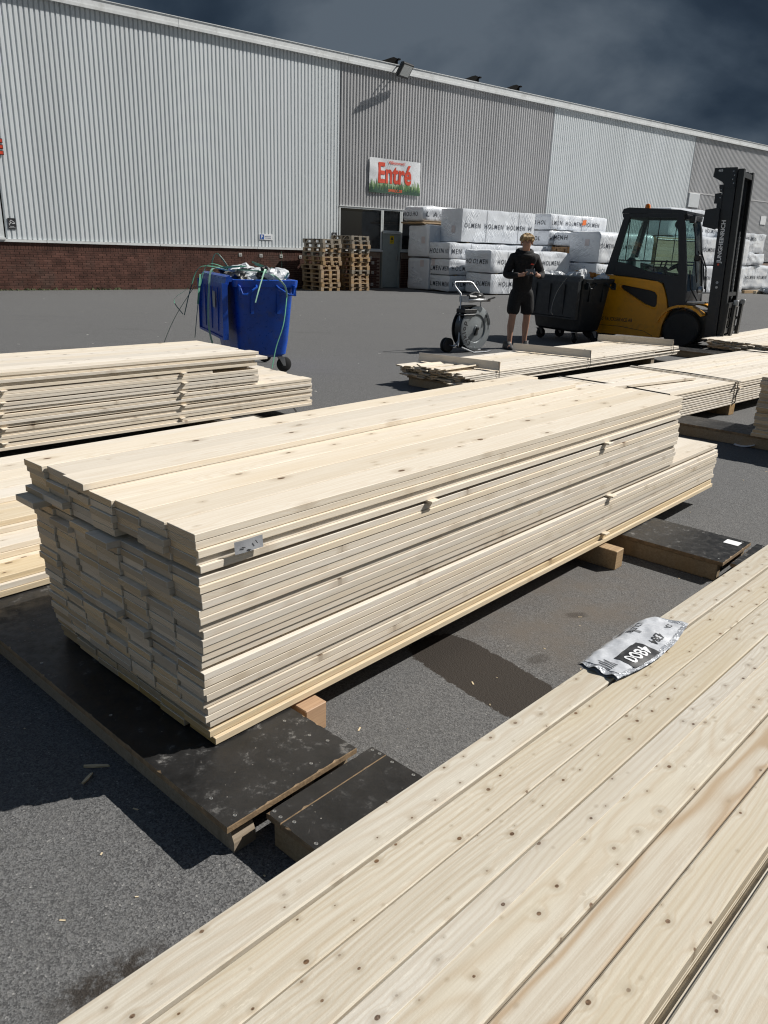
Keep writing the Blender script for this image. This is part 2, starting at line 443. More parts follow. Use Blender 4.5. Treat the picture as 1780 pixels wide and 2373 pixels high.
# ================================================================== ground
def asphalt_material():
    m = NT('asphalt')
    P = m.obj()
    v1 = m.vor(P, 235.0)
    s1 = m.n('SeparateColor'); m.l(v1.outputs['Color'], s1.inputs[0])
    v2 = m.vor(P, 120.0)
    s2 = m.n('SeparateColor'); m.l(v2.outputs['Color'], s2.inputs[0])
    big = m.noise(P, 0.35, 4, 0.6)
    mid = m.noise(P, 3.0, 5, 0.65)
    fine = m.noise(P, 420, 2, 0.6)
    f = m.math('ADD', m.math('MULTIPLY', s1.outputs[0], 0.55), m.math('MULTIPLY', fine, 0.45))
    col = m.mix(m.rng(f, 0.12, 0.92), (0.040, 0.040, 0.041), (0.178, 0.178, 0.177))
    col = m.mix(m.math('MULTIPLY', m.rng(s2.outputs[1], 0.72, 1.0), 0.3), col, (0.21, 0.205, 0.195))
    col = m.mix(m.math('MULTIPLY', m.rng(s1.outputs[2], 0.988, 0.997), 0.6), col, (0.40, 0.39, 0.37))
    col = m.mix(m.rng(mid, 0.35, 0.75, 0.0, 0.45), col, (0.108, 0.107, 0.105))
    col = m.mix(m.rng(big, 0.35, 0.7, 0.0, 0.35), col, (0.118, 0.117, 0.115))
    col = m.mix(m.rng(m.noise(m.scale(P, (0.5, 2.2, 1)), 1.0, 5, 0.6), 0.55, 0.75, 0.0, 0.35), col, (0.072, 0.071, 0.069))
    # brownish dust between the two near stacks and damp patches, each with its own ragged outline
    edge = m.math('MULTIPLY', m.math('SUBTRACT', m.noise(P, 26.0, 6, 0.75), 0.5), 0.34)
    def patch(cx, cy, a, b, rot, lo=0.8, hi=1.02):
        mp = m.n('Mapping'); mp.vector_type = 'TEXTURE'
        mp.inputs['Location'].default_value = (cx, cy, 0); mp.inputs['Rotation'].default_value = (0, 0, rot); mp.inputs['Scale'].default_value = (a, b, 1)
        m.l(P, mp.inputs['Vector'])
        q = m.vmath('ABSOLUTE', mp.outputs[0])
        s_ = m.n('SeparateXYZ'); m.l(q, s_.inputs[0])
        dd = m.math('POWER', m.math('ADD', m.math('POWER', s_.outputs[0], 4.0), m.math('POWER', s_.outputs[1], 4.0)), 0.25)
        return m.math('SUBTRACT', 1.0, m.rng(m.math('ADD', dd, edge), lo, hi))
    dust = patch(0.80, 3.10, 0.75, 0.42, rad(48), 0.3, 1.2)
    col = m.mix(m.math('MULTIPLY', dust, m.rng(mid, 0.35, 0.7, 0.2, 0.8)), col, (0.125, 0.105, 0.086))
    wet = m.math('MAXIMUM', patch(0.40, 2.53, 0.150, 0.36, rad(39), 0.95, 0.99), m.math('MULTIPLY', m.math('MULTIPLY', patch(-0.55, 1.23, 0.17, 0.055, rad(38), 0.35, 1.0), m.rng(m.noise(P, 34.0, 4, 0.7), 0.36, 0.56)), 0.95))
    wet = m.math('MAXIMUM', wet, m.math('MULTIPLY', patch(0.86, 3.06, 0.055, 0.03, 0.2, 0.5, 1.1), 0.6))
    wet = m.math('MAXIMUM', wet, m.math('MULTIPLY', patch(0.62, 2.66, 0.06, 0.035, 0.6, 0.5, 1.1), 0.5))
    col = m.mix(m.math('MULTIPLY', wet, 0.96), col, (0.026, 0.020, 0.015))
    h = m.math('ADD', m.math('MULTIPLY', v2.outputs['Distance'], 0.5), m.math('ADD', m.math('MULTIPLY', v1.outputs['Distance'], 0.6), m.math('MULTIPLY', fine, 0.25)))
    rough = m.mix(wet, (0.88, 0.88, 0.88), (0.72, 0.72, 0.72))
    m.out(col, rough, m.bump(h, 0.55, 0.003), 0.0, 0.3)
    return m.mat
ASPHALT = asphalt_material()
mb = MB()
mb.add([(-400, -60, 0), (400, -60, 0), (400, 700, 0), (-400, 700, 0)], [(0, 1, 2, 3)])
tag(mb.obj('ground', ASPHALT), kind='structure')

# ================================================================== warehouse
WALL_A = 0.886
WROT = math.atan2(math.cos(WALL_A), math.sin(WALL_A))
WO = Vector((0, 31.9, 0))
def wall_pt(s, t, z):
    """s along the wall, t metres in front of it"""
    return Vector((math.sin(WALL_A) * s + math.cos(WALL_A) * t, 31.9 + math.cos(WALL_A) * s - math.sin(WALL_A) * t, z))
def clad_material(name, base, var):
    m = NT(name)
    P = m.obj()
    a = m.noise(m.scale(P, (3.0, 1, 0.35)), 1.0, 4, 0.6)
    b = m.noise(m.scale(P, (7.3, 7.3, 0.9)), 1.0, 3, 0.6)
    sep_ = m.n('SeparateXYZ'); m.l(P, sep_.inputs[0])
    cell = m.n('TexWhiteNoise', noise_dimensions='1D')
    m.l(m.math('FLOOR', m.math('DIVIDE', sep_.outputs[0], 1.096)), cell.inputs['W'])
    f = m.math('ADD', m.math('MULTIPLY', a, 0.5), m.math('ADD', m.math('MULTIPLY', b, 0.2), m.math('MULTIPLY', cell.outputs['Value'], 0.4)))
    col = m.mix(f, tuple(c * (1 - var) for c in base), tuple(c * (1 + var) for c in base))
    col = m.mix(m.rng(m.noise(m.scale(P, (9, 9, 0.5)), 1.0, 4, 0.7), 0.58, 0.8, 0.0, 0.35), col, tuple(c * 0.62 for c in base))
    m.out(col, m.rng(b, 0.3, 0.7, 0.42, 0.58), m.bump(m.noise(P, 3.0, 2), 0.05, 0.01), 0.0, 0.45)
    return m.mat
CLAD_L = clad_material('light_grey_sheet_metal', (0.68, 0.715, 0.73), 0.10)
CLAD_D = clad_material('mid_grey_sheet_metal', (0.50, 0.50, 0.505), 0.12)
TRIM = pm('white_flashing', (0.70, 0.72, 0.72), 0.45, 0, 0.08, 1.2, 0.05, 20, dirt=(0.35, 0.34, 0.31), dirt_amt=0.35)
BLACKP = pm('black_plastic', (0.014, 0.014, 0.015), 0.42, 0, 0.3, 5, 0.08, 90)
BLACKM = pm('black_painted_steel', (0.012, 0.013, 0.014), 0.45, 0, 0.3, 5, 0.08, 60)
STEEL = pm('galvanised_steel', (0.42, 0.43, 0.44), 0.38, 0.9, 0.15, 9, 0.06, 60)
RUBBER = pm('black_rubber', (0.018, 0.018, 0.018), 0.75, 0, 0.3, 8, 0.25, 90)
WHITE = pm('white_print', (0.78, 0.79, 0.80), 0.5, 0, 0.05, 4, 0.03, 50)
BLACKT = pm('black_print', (0.018, 0.019, 0.022), 0.55, 0, 0.15, 5, 0.02, 50)
RED = pm('red_print', (0.62, 0.055, 0.02), 0.5, 0, 0.1, 4, 0.03, 50)

ware = thing('warehouse', 'long grey corrugated metal warehouse with low brick base across the yard', 'warehouse', WO, WROT)
EAVE, CB, BAND = 7.66, 1.405, 2.93
def corrugated(s0, s1, z0, z1, crest, depth=0.042, pitch=0.137, y=0.0):
    mb = MB(); xs = []
    s = s0
    sl = 0.13 * pitch
    va = pitch * (1 - crest) - 2 * sl
    while s < s1 - 1e-6:
        for dx_, yy in ((0, 0), (va, 0), (va + sl, -depth), (va + sl + crest * pitch, -depth), (pitch, 0)):
            xx = min(s + dx_, s1)
            if not xs or xx > xs[-1][0] + 1e-6: xs.append((xx, y + yy))
        s += pitch
    n = len(xs)
    vs = [(x_, y_, z0) for x_, y_ in xs] + [(x_, y_, z1) for x_, y_ in xs]
    mb.add(vs, [(i, i + 1, n + i + 1, n + i) for i in range(n - 1)])
    return mb
corrugated(-14.12, -2.66, CB, EAVE, 0.60).obj('cladding_sheet', CLAD_L, ware, fix=False)
corrugated(-40.0, -14.12, 3.70, EAVE, 0.60).obj('cladding_sheet', CLAD_L, ware, fix=False)
corrugated(-2.64, 8.80, BAND, EAVE, 0.40).obj('cladding_sheet', CLAD_D, ware, fix=False)
corrugated(2.60, 8.80, CB, BAND - 0.01, 0.40).obj('cladding_sheet', CLAD_D, ware, fix=False)
corrugated(8.82, 20.24, CB, EAVE, 0.58).obj('cladding_sheet', CLAD_L, ware, fix=False)
corrugated(20.26, 60.0, 4.87, EAVE, 0.42).obj('cladding_sheet', CLAD_D, ware, fix=False)
corrugated(20.26, 31.3, CB, 4.80, 0.42).obj('cladding_sheet', CLAD_D, ware, fix=False)
MB().box(20.26, 60, -0.055, 0.0, 4.805, 4.865).obj('flashing', CLAD_D, ware)
# eave flashing in lengths, with a lip under it
s = -40.0
while s < 60:
    e = min(s + 6.1 + 0.3 * R.random(), 60)
    mb = MB(); mb.box(s, e - 0.012, -0.13, 0.06, EAVE - 0.12, EAVE + 0.13); mb.box(s, e - 0.012, -0.15, -0.13, EAVE - 0.13, EAVE - 0.05); mb.box(s, e - 0.012, -0.15, 0.10, EAVE + 0.13, EAVE + 0.15)
    mb.obj('eave_flashing', TRIM, ware)
    s = e
MB().box(-40, 60, 0.02, 24, EAVE - 0.2, EAVE + 0.1).obj('roof', pm('dark_roof_felt', (0.05, 0.05, 0.052), 0.8), ware)
MB().box(-40, 60, 0.13, 0.30, 0.0, EAVE - 0.22).obj('inner_wall', pm('dark_interior', (0.03, 0.03, 0.03), 0.9), ware)
MB().box(59.9, 60.1, 0, 24, 0, EAVE - 0.22).obj('end_wall', CLAD_D, ware)
# white drip sill along the top of the brick base
for a, b in ((-40, -22.4), (-22.38, -18.6), (-18.58, -14.9), (-14.88, -13.05), (-13.03, -9.6), (-9.58, -6.1), (-6.08, -2.67)):
    MB().box(a, b, -0.075, 0.0, CB - 0.075, CB - 0.004).obj('drip_sill', TRIM, ware)
# beam stubs sticking up behind the eave
for s in (-0.25, 3.95, 6.35):
    mb = MB(); mb.prism([(-0.6, 0.0), (0.30, 0.0), (0.30, 0.30), (0.1, 0.33), (-0.6, 0.06)], 0.12, 0.30, 'y', 0, Matrix.Translation((s, 0, EAVE + 0.1)))
    mb.box(0.28, 0.38, 0.06, 0.36, 0.26, 0.31, 0, Matrix.Translation((s, 0, EAVE + 0.1)))
    mb.obj('roof_beam', pm('dark_steel_beam', (0.004, 0.004, 0.004), 0.85, 0, 0.2, 5, .05, 40, 0.1), ware)

# ---- brick base
def brick_material(name, base, var=0.35):
    m = NT(name)
    P = m.obj(); rnd = m.n('ObjectInfo').outputs['Random']
    W_ = m.n('NewGeometry').outputs['Position']
    v = m.noise(W_, 1.1, 4, 0.6)
    v2 = m.noise(W_, 3.8, 2, 0.5)
    f = m.noise(W_, 60, 3)
    col = m.mix(m.rng(m.math('ADD', m.math('MULTIPLY', v2, 0.6), m.math('MULTIPLY', f, 0.4)), 0.3, 0.7), tuple(c * (1 - var) for c in base), tuple(c * (1 + var) for c in base))
    col = m.mix(m.rng(v, 0.5, 0.72, 0.0, 0.5), col, (0.10, 0.075, 0.062))
    hs = m.n('HueSaturation'); m.l(m.rng(rnd, 0, 1, 0.78, 1.2, False), hs.inputs['Value']); m.l(col, hs.inputs['Color'])
    m.out(hs.outputs[0], 0.88, m.bump(f, 0.4, 0.004), 0, 0.25)
    return m.mat
BRICK = brick_material('red_brown_brick', (0.105, 0.050, 0.038))
MORTAR = pm('grey_mortar', (0.27, 0.205, 0.165), 0.9, 0, 0.25, 9, 0.4, 90)
base = MB().box(-40, -0.62, -0.018, 0.12, 0, CB - 0.078).obj('brick_wall', MORTAR, ware)
MB().box(0.40, 31.3, -0.018, 0.12, 0, CB - 0.078).obj('plinth_wall', MORTAR, ware)
BL, BH = 0.25, 0.0655
bm_brick = MB().cbox(-BL / 2 + 0.006, BL / 2 - 0.006, -0.030, 0.05, -BH / 2 + 0.004, BH / 2 - 0.004, 0.004).mesh('brick', BRICK)
bm_half = MB().cbox(-BL / 4 + 0.006, BL / 4 - 0.006, -0.030, 0.05, -BH / 2 + 0.004, BH / 2 - 0.004, 0.004).mesh('half_brick', BRICK)
bm_sold = MB().cbox(-0.033, 0.033, -0.030, 0.05, -0.112, 0.112, 0.004).mesh('soldier_brick', BRICK)
rest = MB(); nb = 0
NC = 17
for c in range(NC):
    z = BH * (c + 0.5) + 0.004
    x = -2.70 - (BL / 2 if c % 2 else 0)
    first = True
    while x > -26:
        xc = x - BL / 2
        if x > -14.5 and xc < -10.05 + 0.0 and nb < 300 and xc > -14.6:
            link('brick', bm_brick, base, (xc, R.uniform(-0.002, 0.003), z)); nb += 1
        else:
            rest.cbox(xc - BL / 2 + 0.006, xc + BL / 2 - 0.006, -0.030 + R.uniform(-0.002, 0.003), 0.03, z - BH / 2 + 0.004, z + BH / 2 - 0.004, 0.003)
        x -= BL
    # panel below the window
    x = -2.66
    if c % 2: rest.cbox(x, x + BL / 2 - 0.006, -0.03, 0.03, z - BH / 2 + 0.004, z + BH / 2 - 0.004, 0.003); x += BL / 2
    while x + BL < -0.62:
        rest.cbox(x + 0.006, x + BL - 0.006, -0.030 + R.uniform(-0.002, 0.003), 0.03, z - BH / 2 + 0.004, z + BH / 2 - 0.004, 0.003); x += BL
    x = 0.42
    while x + BL < 1.6:
        rest.cbox(x + 0.006, x + BL - 0.006, -0.030, 0.03, z - BH / 2 + 0.004, z + BH / 2 - 0.004, 0.003); x += BL
x = -26
zs = BH * NC + 0.004 + 0.105
while x < -2.7:
    rest.cbox(x, x + 0.066, -0.030 + R.uniform(-0.003, 0.002), 0.03, zs - 0.098, CB - 0.085, 0.003); x += 0.0745
tag(rest.obj('brickwork', BRICK, base, fix=False), kind='stuff')
# small square wall vents
VENT = pm('white_vent', (0.5, 0.49, 0.46), 0.6)
for s, z in ((-6.73, 1.124), (-5.927, 1.111), (-5.113, 1.11), (-4.306, 1.10), (-5.14, 0.526), (-1.12, 1.12), (-1.0, 0.94), (-1.0, 0.58), (-1.02, 0.14)):
    mb = MB(); mb.box(s - 0.06, s + 0.06, -0.045, -0.02, z - 0.055, z + 0.055); mb.box(s - 0.035, s + 0.035, -0.049, -0.045, z - 0.004, z + 0.004, 1); mb.box(s - 0.035, s + 0.035, -0.049, -0.045, z - 0.024, z - 0.016, 1)
    mb.obj('wall_vent', [VENT, BLACKP], ware)
# moss and leaf litter along the foot of the wall
MOSS = pm('moss', (0.035, 0.042, 0.012), 0.9, 0, 0.5, 20, 0.6, 60)
mb = MB()
for i in range(420):
    s = R.uniform(-14.6, -3.2); a = R.uniform(0.01, 0.05) * (1.6 if s < -11 else 0.8)
    mb.add([(s - a, -0.03, 0.001), (s + a, -0.03, 0.001), (s + R.uniform(-a, a), -0.03 - a * R.uniform(.5, 1.6), 0.002), (s + R.uniform(-a, a) * .5, -0.035, a * R.uniform(.3, 1.2))], [(0, 1, 3), (0, 2, 3), (1, 2, 3)])
tag(mb.obj('wall_moss', MOSS), 'strip of moss and leaf litter along the foot of the brick wall', 'moss', kind='stuff')
bpy.data.objects['wall_moss'].location = WO; bpy.data.objects['wall_moss'].rotation_euler = (0, 0, WROT)

# ---- entrance: window, door, transom
def glass_dark():
    m = NT('dark_window_glass')
    n_ = m.noise(m.obj(), 1.2, 2)
    m.out((0.012, 0.014, 0.016), 0.06, m.bump(n_, 0.02, 0.01), 0, 0.6)
    return m.mat
GLASS = glass_dark()
FRAME = pm('white_window_frame', (0.62, 0.65, 0.65), 0.45, 0, 0.08, 3, 0.04, 40)
def window(s0, s1, z0, z1, fw=0.055, sill=True, fwr=None):
    mb = MB()
    mb.box(s0, s0 + fw, -0.05, 0.05, z0, z1); mb.box(s1 - (fwr or fw), s1, -0.05, 0.05, z0, z1)
    mb.box(s0 + fw, s1 - (fwr or fw), -0.05, 0.05, z1 - fw, z1); mb.box(s0 + fw, s1 - (fwr or fw), -0.05, 0.05, z0, z0 + fw)
    wdw = mb.obj('window', FRAME, ware)
    MB().box(s0 + fw, s1 - (fwr or fw), -0.012, 0.004, z0 + fw, z1 - fw).obj('pane', GLASS, wdw)
    if sill: MB().box(s0 - 0.02, s1 + 0.02, -0.11, -0.052, z0 - 0.045, z0 + 0.01).obj('sill', TRIM, wdw)
    return wdw
window(-2.62, -0.60, 1.40, 2.90)
window(0.345, 2.55, 1.40, 2.90, 0.07)
window(-0.585, 0.33, 2.085, 2.90, 0.05, sill=False)
window(-20.0, -14.17, 1.43, 3.66, 0.16)
MB().box(-2.62, 2.6, -0.07, 0.0, 2.902, 2.928).obj('flashing', TRIM, ware)
DOORM = pm('grey_green_door_paint', (0.33, 0.37, 0.36), 0.45, 0, 0.07, 2.5, 0.03, 40, dirt=(0.2, 0.21, 0.2), dirt_amt=0.4)
mb = MB(); mb.box(-0.56, -0.50, -0.06, 0.08, 0, 2.08); mb.box(0.27, 0.33, -0.06, 0.08, 0, 2.08); mb.box(-0.50, 0.27, -0.06, 0.08, 2.02, 2.08)
dr = mb.obj('door', DOORM, ware)
mb = MB(); mb.cbox(-0.498, 0.268, -0.035, 0.02, 0.02, 2.015, 0.004); mb.obj('door_leaf', DOORM, dr)
mb = MB(); mb.cbox(0.165, 0.235, -0.05, -0.036, 1.02, 1.24, 0.004); mb.tube([(0.2, -0.05, 1.10), (0.2, -0.10, 1.10), (0.09, -0.10, 1.10)], 0.011, 8); mb.obj('handle', STEEL, dr)
MB().box(-0.56, 0.33, -0.10, -0.061, 2.03, 2.075).obj('drip_bar', FRAME, dr)
YEL = pm('yellow_notice', (0.72, 0.52, 0.01), 0.5, 0, 0.05, 5, 0.02, 40)
ntc = thing('warning_notice', 'yellow warning notice with black triangle on the grey entrance door', 'sign', wall_pt(-0.10, 0.0, 0), WROT)
MB().box(-0.09, 0.11, -0.046, -0.037, 1.66, 1.955).obj('notice_board', YEL, ntc)
mb = MB(); mb.add([(-0.065, -0.0475, 1.80), (0.085, -0.0475, 1.80), (0.01, -0.0475, 1.935)], [(0, 1, 2)])
for k in range(3): mb.box(-0.06, 0.08 - 0.03 * k, -0.0478, -0.0462, 1.755 - k * 0.035, 1.77 - k * 0.035)
add_text(mb, '!', lambda a, b: (0.01 + a, -0.0482, 1.815 + b), height=0.07, mi=1, align='c')
mb.obj('print', [BLACKT, YEL], ntc)

# ---- right-hand features on the far cladding
mb = MB().cbox(20.36, 21.40, -0.09, 0.0, 4.10, 4.80, 0.01); mb.obj('hatch_panel', pm('pale_panel', (0.6, 0.63, 0.65), 0.45, 0, .05, 1, .03, 20), ware)
nw = thing('wall_notice', 'small white notice high on the far dark end of the cladding', 'sign', wall_pt(28.88, 0.05, 0), WROT)
MB().cbox(-0.33, 0.33, -0.02, 0.0, 3.55, 4.02, 0.004).obj('board', WHITE, nw)
DARKBLUE = pm('dark_blue_gate', (0.018, 0.022, 0.035), 0.5, 0, .2, 2)
gt = MB(); gt.box(31.4, 36, -0.05, 0.0, 0.05, 3.6)
for k in range(8): gt.box(31.4, 36, -0.065, -0.05, 0.2 + k * 0.42, 0.24 + k * 0.42)
gt.obj('roller_gate', DARKBLUE, ware)
corrugated(36.0, 60.0, 0.05, 4.80, 0.42).obj('cladding_sheet', CLAD_D, ware, fix=False)
MB().box(31.30, 31.42, -0.09, 0.02, 0, 4.80).obj('gate_post', FRAME, ware)

# ---- floodlight on the eave
fl = thing('floodlight', 'square black floodlight with pale lens bracketed to the eave above the banner', 'light', wall_pt(-0.12, 0.13, EAVE), WROT)
Mf = Matrix.Translation((0.0, -0.38, -0.08)) @ Matrix.Rotation(rad(17), 4, 'Z') @ Matrix.Rotation(rad(33), 4, 'X') @ Matrix.Scale(0.95, 4)
mb = MB(); mb.cbox(-0.36, 0.36, -0.06, 0.05, -0.27, 0.27, 0.02, M=Mf)
for k in range(7): mb.box(-0.3 + k * 0.1 - 0.012, -0.3 + k * 0.1 + 0.012, 0.05, 0.11, -0.22, 0.22, 0, Mf)
mb.obj('housing', BLACKM, fl)
MB().box(-0.29, 0.29, -0.068, -0.058, -0.19, 0.20, 0, Mf).obj('lens', pm('frosted_lens', (0.62, 0.64, 0.62), 0.25, 0, .05, 6, .03, 40), fl)
mb = MB(); mb.tube([(-0.1, 0.0, 0.06), (-0.1, -0.3, 0.08), (-0.1, -0.38, -0.02)], 0.022); mb.tube([(0.14, 0.0, 0.06), (0.14, -0.3, 0.08), (0.14, -0.38, -0.02)], 0.022)
mb.obj('bracket', BLACKM, fl)

# ---- entrance banner
bn = thing('banner', 'white entrance banner with red lettering above a green spruce forest', 'banner', wall_pt(-0.055, 0.075, 0), WROT)
def ban(x, z):
    wv = 0.016 * math.sin(x * 3.1 + z * 1.3) + 0.012 * noise.noise((x * 2.2, z * 2.0, 1.0)) + 0.02 * max(0, abs(x) - 0.9) * math.sin(z * 9)
    sag = 0.012 * math.cos(x * 10) if z > 4.63 else 0
    return (x, -wv, z - sag * max(0, z - 4.55))
def film(name, base, rough, bump_s=0.5):
    m = NT(name)
    P = m.obj()
    rot = m.n('Mapping'); rot.inputs['Rotation'].default_value = (0.5, 0.75, 0.5); m.l(P, rot.inputs['Vector'])
    w1 = m.noise(m.scale(rot.outputs[0], (0.6, 0.6, 3.4)), 1.5, 3, 0.5, 0.5)
    rdg = m.math('ABSOLUTE', m.math('SUBTRACT', w1, 0.5))
    rt2 = m.n('Mapping'); rt2.inputs['Rotation'].default_value = (-0.4, -0.9, 0.2); m.l(P, rt2.inputs['Vector'])
    w2 = m.noise(m.scale(rt2.outputs[0], (0.5, 0.5, 4.5)), 2.2, 2, 0.5, 0.3)
    rd2 = m.math('ABSOLUTE', m.math('SUBTRACT', w2, 0.5))
    msk = m.rng(m.noise(P, 1.3, 2), 0.46, 0.64)
    h = m.math('MULTIPLY', m.math('ADD', m.rng(rdg, 0.0, 0.12, 1.0, 0.0), m.math('MULTIPLY', m.rng(rd2, 0.0, 0.08, 1.0, 0.0), 0.6)), m.math('ADD', 0.08, msk))
    col = m.mix(m.rng(m.noise(P, 2.0, 4), 0.35, 0.7), tuple(c * 0.9 for c in base), base)
    m.out(col, rough, m.bump(h, bump_s, 0.03), 0, 0.6)
    return m.mat
BANW = film('banner_cloth', (0.66, 0.68, 0.70), 0.55, 0.12)
MB().grid(lambda u, v: ban(-1.25 + 2.5 * u, 3.455 + 1.2 * v), 50, 24).obj('cloth', BANW, bn, smooth='all', fix=False)
GREENS = [pm('pale_spruce_print', (0.30, 0.40, 0.22), 0.6), pm('mid_spruce_print', (0.075, 0.17, 0.055), 0.6), pm('dark_spruce_print', (0.016, 0.062, 0.036), 0.6)]
for li, (n, base_h, hmin, hmax, off) in enumerate(((34, 0.30, 0.25, 0.47, 0.004), (40, 0.18, 0.18, 0.40, 0.007), (46, 0.10, 0.12, 0.30, 0.010))):
    mb = MB()
    mb.grid(lambda u, v: (lambda q: (q[0], q[1] - off, q[2]))(ban(-1.249 + 2.498 * u, 3.457 + base_h * v)), 40, 3)
    for i in range(n):
        cx = -1.22 + 2.44 * (i + R.uniform(0.1, 0.9)) / n; hh = R.uniform(hmin, hmax); ww = hh * R.uniform(0.14, 0.22)
        cx = max(-1.24 + ww, min(1.24 - ww, cx))
        pts = []
        for k in range(6):
            f = k / 5
            pts += [(cx - ww * (1 - f) - 0.0, 3.457 + base_h * 0.6 + hh * f), (cx - ww * (1 - f) * 0.55, 3.457 + base_h * 0.6 + hh * (f + 0.04))]
        right = [(2 * cx - a, b) for a, b in pts][::-1]
        poly = pts + right
        q = [ban(a, b) for a, b in poly]
        vs = [(a, b - off - 0.0006 * (i % 3), c) for a, b, c in q]
        m_ = len(pts)
        mb.add(vs, [(k, k + 1, 2 * m_ - 2 - k, 2 * m_ - 1 - k) for k in range(m_ - 1)])
    mb.obj('forest_print', GREENS[li], bn, fix=False)
def bfn(off): return lambda a, b: (lambda q: (q[0], q[1] - off, q[2]))(ban(a, b))
mb = MB(); add_text(mb, 'Entré', bfn(0.013), width=1.62, height=0.72, bold=0.028, x=-0.02, y=3.80, align='c'); mb.obj('lettering', RED, bn, fix=False)
mb = MB(); add_text(mb, 'Välkommen!', bfn(0.013), width=0.80, height=0.115, bold=0.016, x=0.05, y=4.485, align='c'); mb.obj('lettering', RED, bn, fix=False)
mb = MB(); add_text(mb, 'SPIREC.SE', bfn(0.014), width=0.68, height=0.10, bold=0.02, x=0.02, y=3.52, align='c'); mb.obj('lettering', pm('orange_red_print', (0.66, 0.10, 0.03), 0.5), bn, fix=False)

# ---- signs on the cladding
def camera_sign(s, z, label):
    t = thing('surveillance_sign', label, 'sign', wall_pt(s, 0.05, z), WROT, 'camera surveillance signs')
    MB().cbox(-0.105, 0.105, -0.008, 0.0, -0.148, 0.148, 0.002).obj('plate', BLACKT, t)
    mb = MB(); y = -0.0095
    def ln(a, b, w_): 
        a = Vector((a[0], 0, a[1])); b = Vector((b[0], 0, b[1])); d = (b - a).normalized(); n_ = Vector((-d.z, 0, d.x)) * w_ / 2
        mb.add([(p.x, y, p.z) for p in (a - n_, b - n_, b + n_, a + n_)], [(0, 1, 2, 3)])
    pts = [(-0.055, 0.055), (-0.02, 0.10), (0.065, 0.035), (0.03, -0.005)]
    for i in range(4): ln(pts[i], pts[(i + 1) % 4], 0.012)
    ln((0.05, 0.0), (0.085, 0.025), 0.012); ln((-0.03, 0.035), (-0.055, -0.01), 0.012); ln((-0.075, 0.02), (-0.075, -0.045), 0.012)
    add_text(mb, 'Kamera-', lambda a, b: (a, y, b), width=0.10, height=0.026, bold=0.01, y=-0.085, align='c')
    add_text(mb, 'bevakning', lambda a, b: (a, y, b), width=0.16, height=0.026, bold=0.01, y=-0.12, align='c')
    mb.obj('print', WHITE, t)
camera_sign(-13.935, 1.815, 'black camera sign on the ribbed wall at the far left edge')
camera_sign(-2.835, 1.83, 'black camera sign on the wall above the stacked pallets')
pk = thing('parking_sign', 'small white parking sign with blue square above the brick base', 'sign', wall_pt(-5.73, 0.05, 1.725), WROT)
MB().cbox(-0.26, 0.26, -0.01, 0.0, -0.095, 0.095, 0.003).obj('plate', WHITE, pk)
MB().box(-0.235, -0.075, -0.0125, -0.0105, -0.08, 0.08).obj('blue_square', pm('parking_blue', (0.02, 0.09, 0.35), 0.5), pk)
mb = MB(); add_text(mb, 'P', lambda a, b: (a, -0.014, b), height=0.105, bold=0.02, x=-0.155, y=-0.052, align='c'); mb.obj('letter', WHITE, pk)
mb = MB()
for k in range(2): mb.box(-0.05, 0.20, -0.012, -0.0105, 0.005 - k * 0.045, 0.022 - k * 0.045)
mb.obj('print', pm('dark_blue_print', (0.03, 0.06, 0.16), .5), pk)
rl = thing('wall_letter', 'red block letter with black sides on the wall at the left edge', 'sign', wall_pt(-14.1, 0.06, 3.575), WROT)
mb = MB(); mb.box(-0.30, -0.20, -0.07, 0, 0, 0.41)
for z in (0.0, 0.15, 0.30): mb.box(-0.20, 0.15, -0.07, 0, z, z + 0.11)
mb.obj('letter_body', BLACKM, rl)
mb = MB(); mb.box(-0.285, -0.215, -0.076, -0.0705, 0.015, 0.395)
for z in (0.0, 0.15, 0.30): mb.box(-0.215, 0.135, -0.076, -0.0705, z + 0.015, z + 0.095)
mb.obj('letter_face', RED, rl)

# ---- darker hall beyond the right end of the roof
hl = thing('distant_hall', 'dark flat-roofed hall rising behind the right end of the warehouse roof', 'building', wall_pt(47.0, -30, 0), WROT)
MB().box(-6, 60, 0, 30, 0, 10.6).obj('wall', DARKBLUE, hl)
MB().box(-6.2, 60.2, -0.3, 30, 10.6, 10.95).obj('roof_edge', CLAD_D, hl)
for k in range(12): MB().box(-5 + k * 5 - 0.08, -5 + k * 5 + 0.08, -0.12, 0.0, 0, 10.6).obj('panel_joint', BLACKM, hl)

# ================================================================== timber: helpers
_pc = {}
def plank_mesh(Lx, Wy, Hz, mats, ch=0.0018, groove=False):
    k = (round(Lx, 3), round(Wy, 4), round(Hz, 4), mats[0].name, mats[1].name, ch, groove)
    if k in _pc: return _pc[k]
    mb = MB()
    if not groove:
        mb.cbox(-Lx / 2, Lx / 2, -Wy / 2, Wy / 2, -Hz / 2, Hz / 2, ch, 0, 1)
    else:
        # tongue-and-groove section: wide face up, bevelled edges, tongue on one side
        a, b = Wy / 2, Hz / 2
        sec = [(-a, -b), (a, -b), (a, -b * 0.3), (a + 0.006, -b * 0.3), (a + 0.006, b * 0.25), (a, b * 0.25), (a, b - 0.003), (a - 0.003, b), (-a + 0.003, b), (-a, b - 0.003)]
        n = len(sec)
        vs = [(-Lx / 2, y, z) for y, z in sec] + [(Lx / 2, y, z) for y, z in sec]
        mb.add(vs, [(i, i + n, (i + 1) % n + n, (i + 1) % n) for i in range(n)], 0)
        mb.add(vs, [tuple(range(n)), tuple(range(2 * n - 1, n - 1, -1))], 1)
    me = mb.mesh('plank', list(mats))
    import bmesh
    bm = bmesh.new(); bm.from_mesh(me); bmesh.ops.recalc_face_normals(bm, faces=bm.faces); bm.to_mesh(me); bm.free()
    _pc[k] = me
    return me
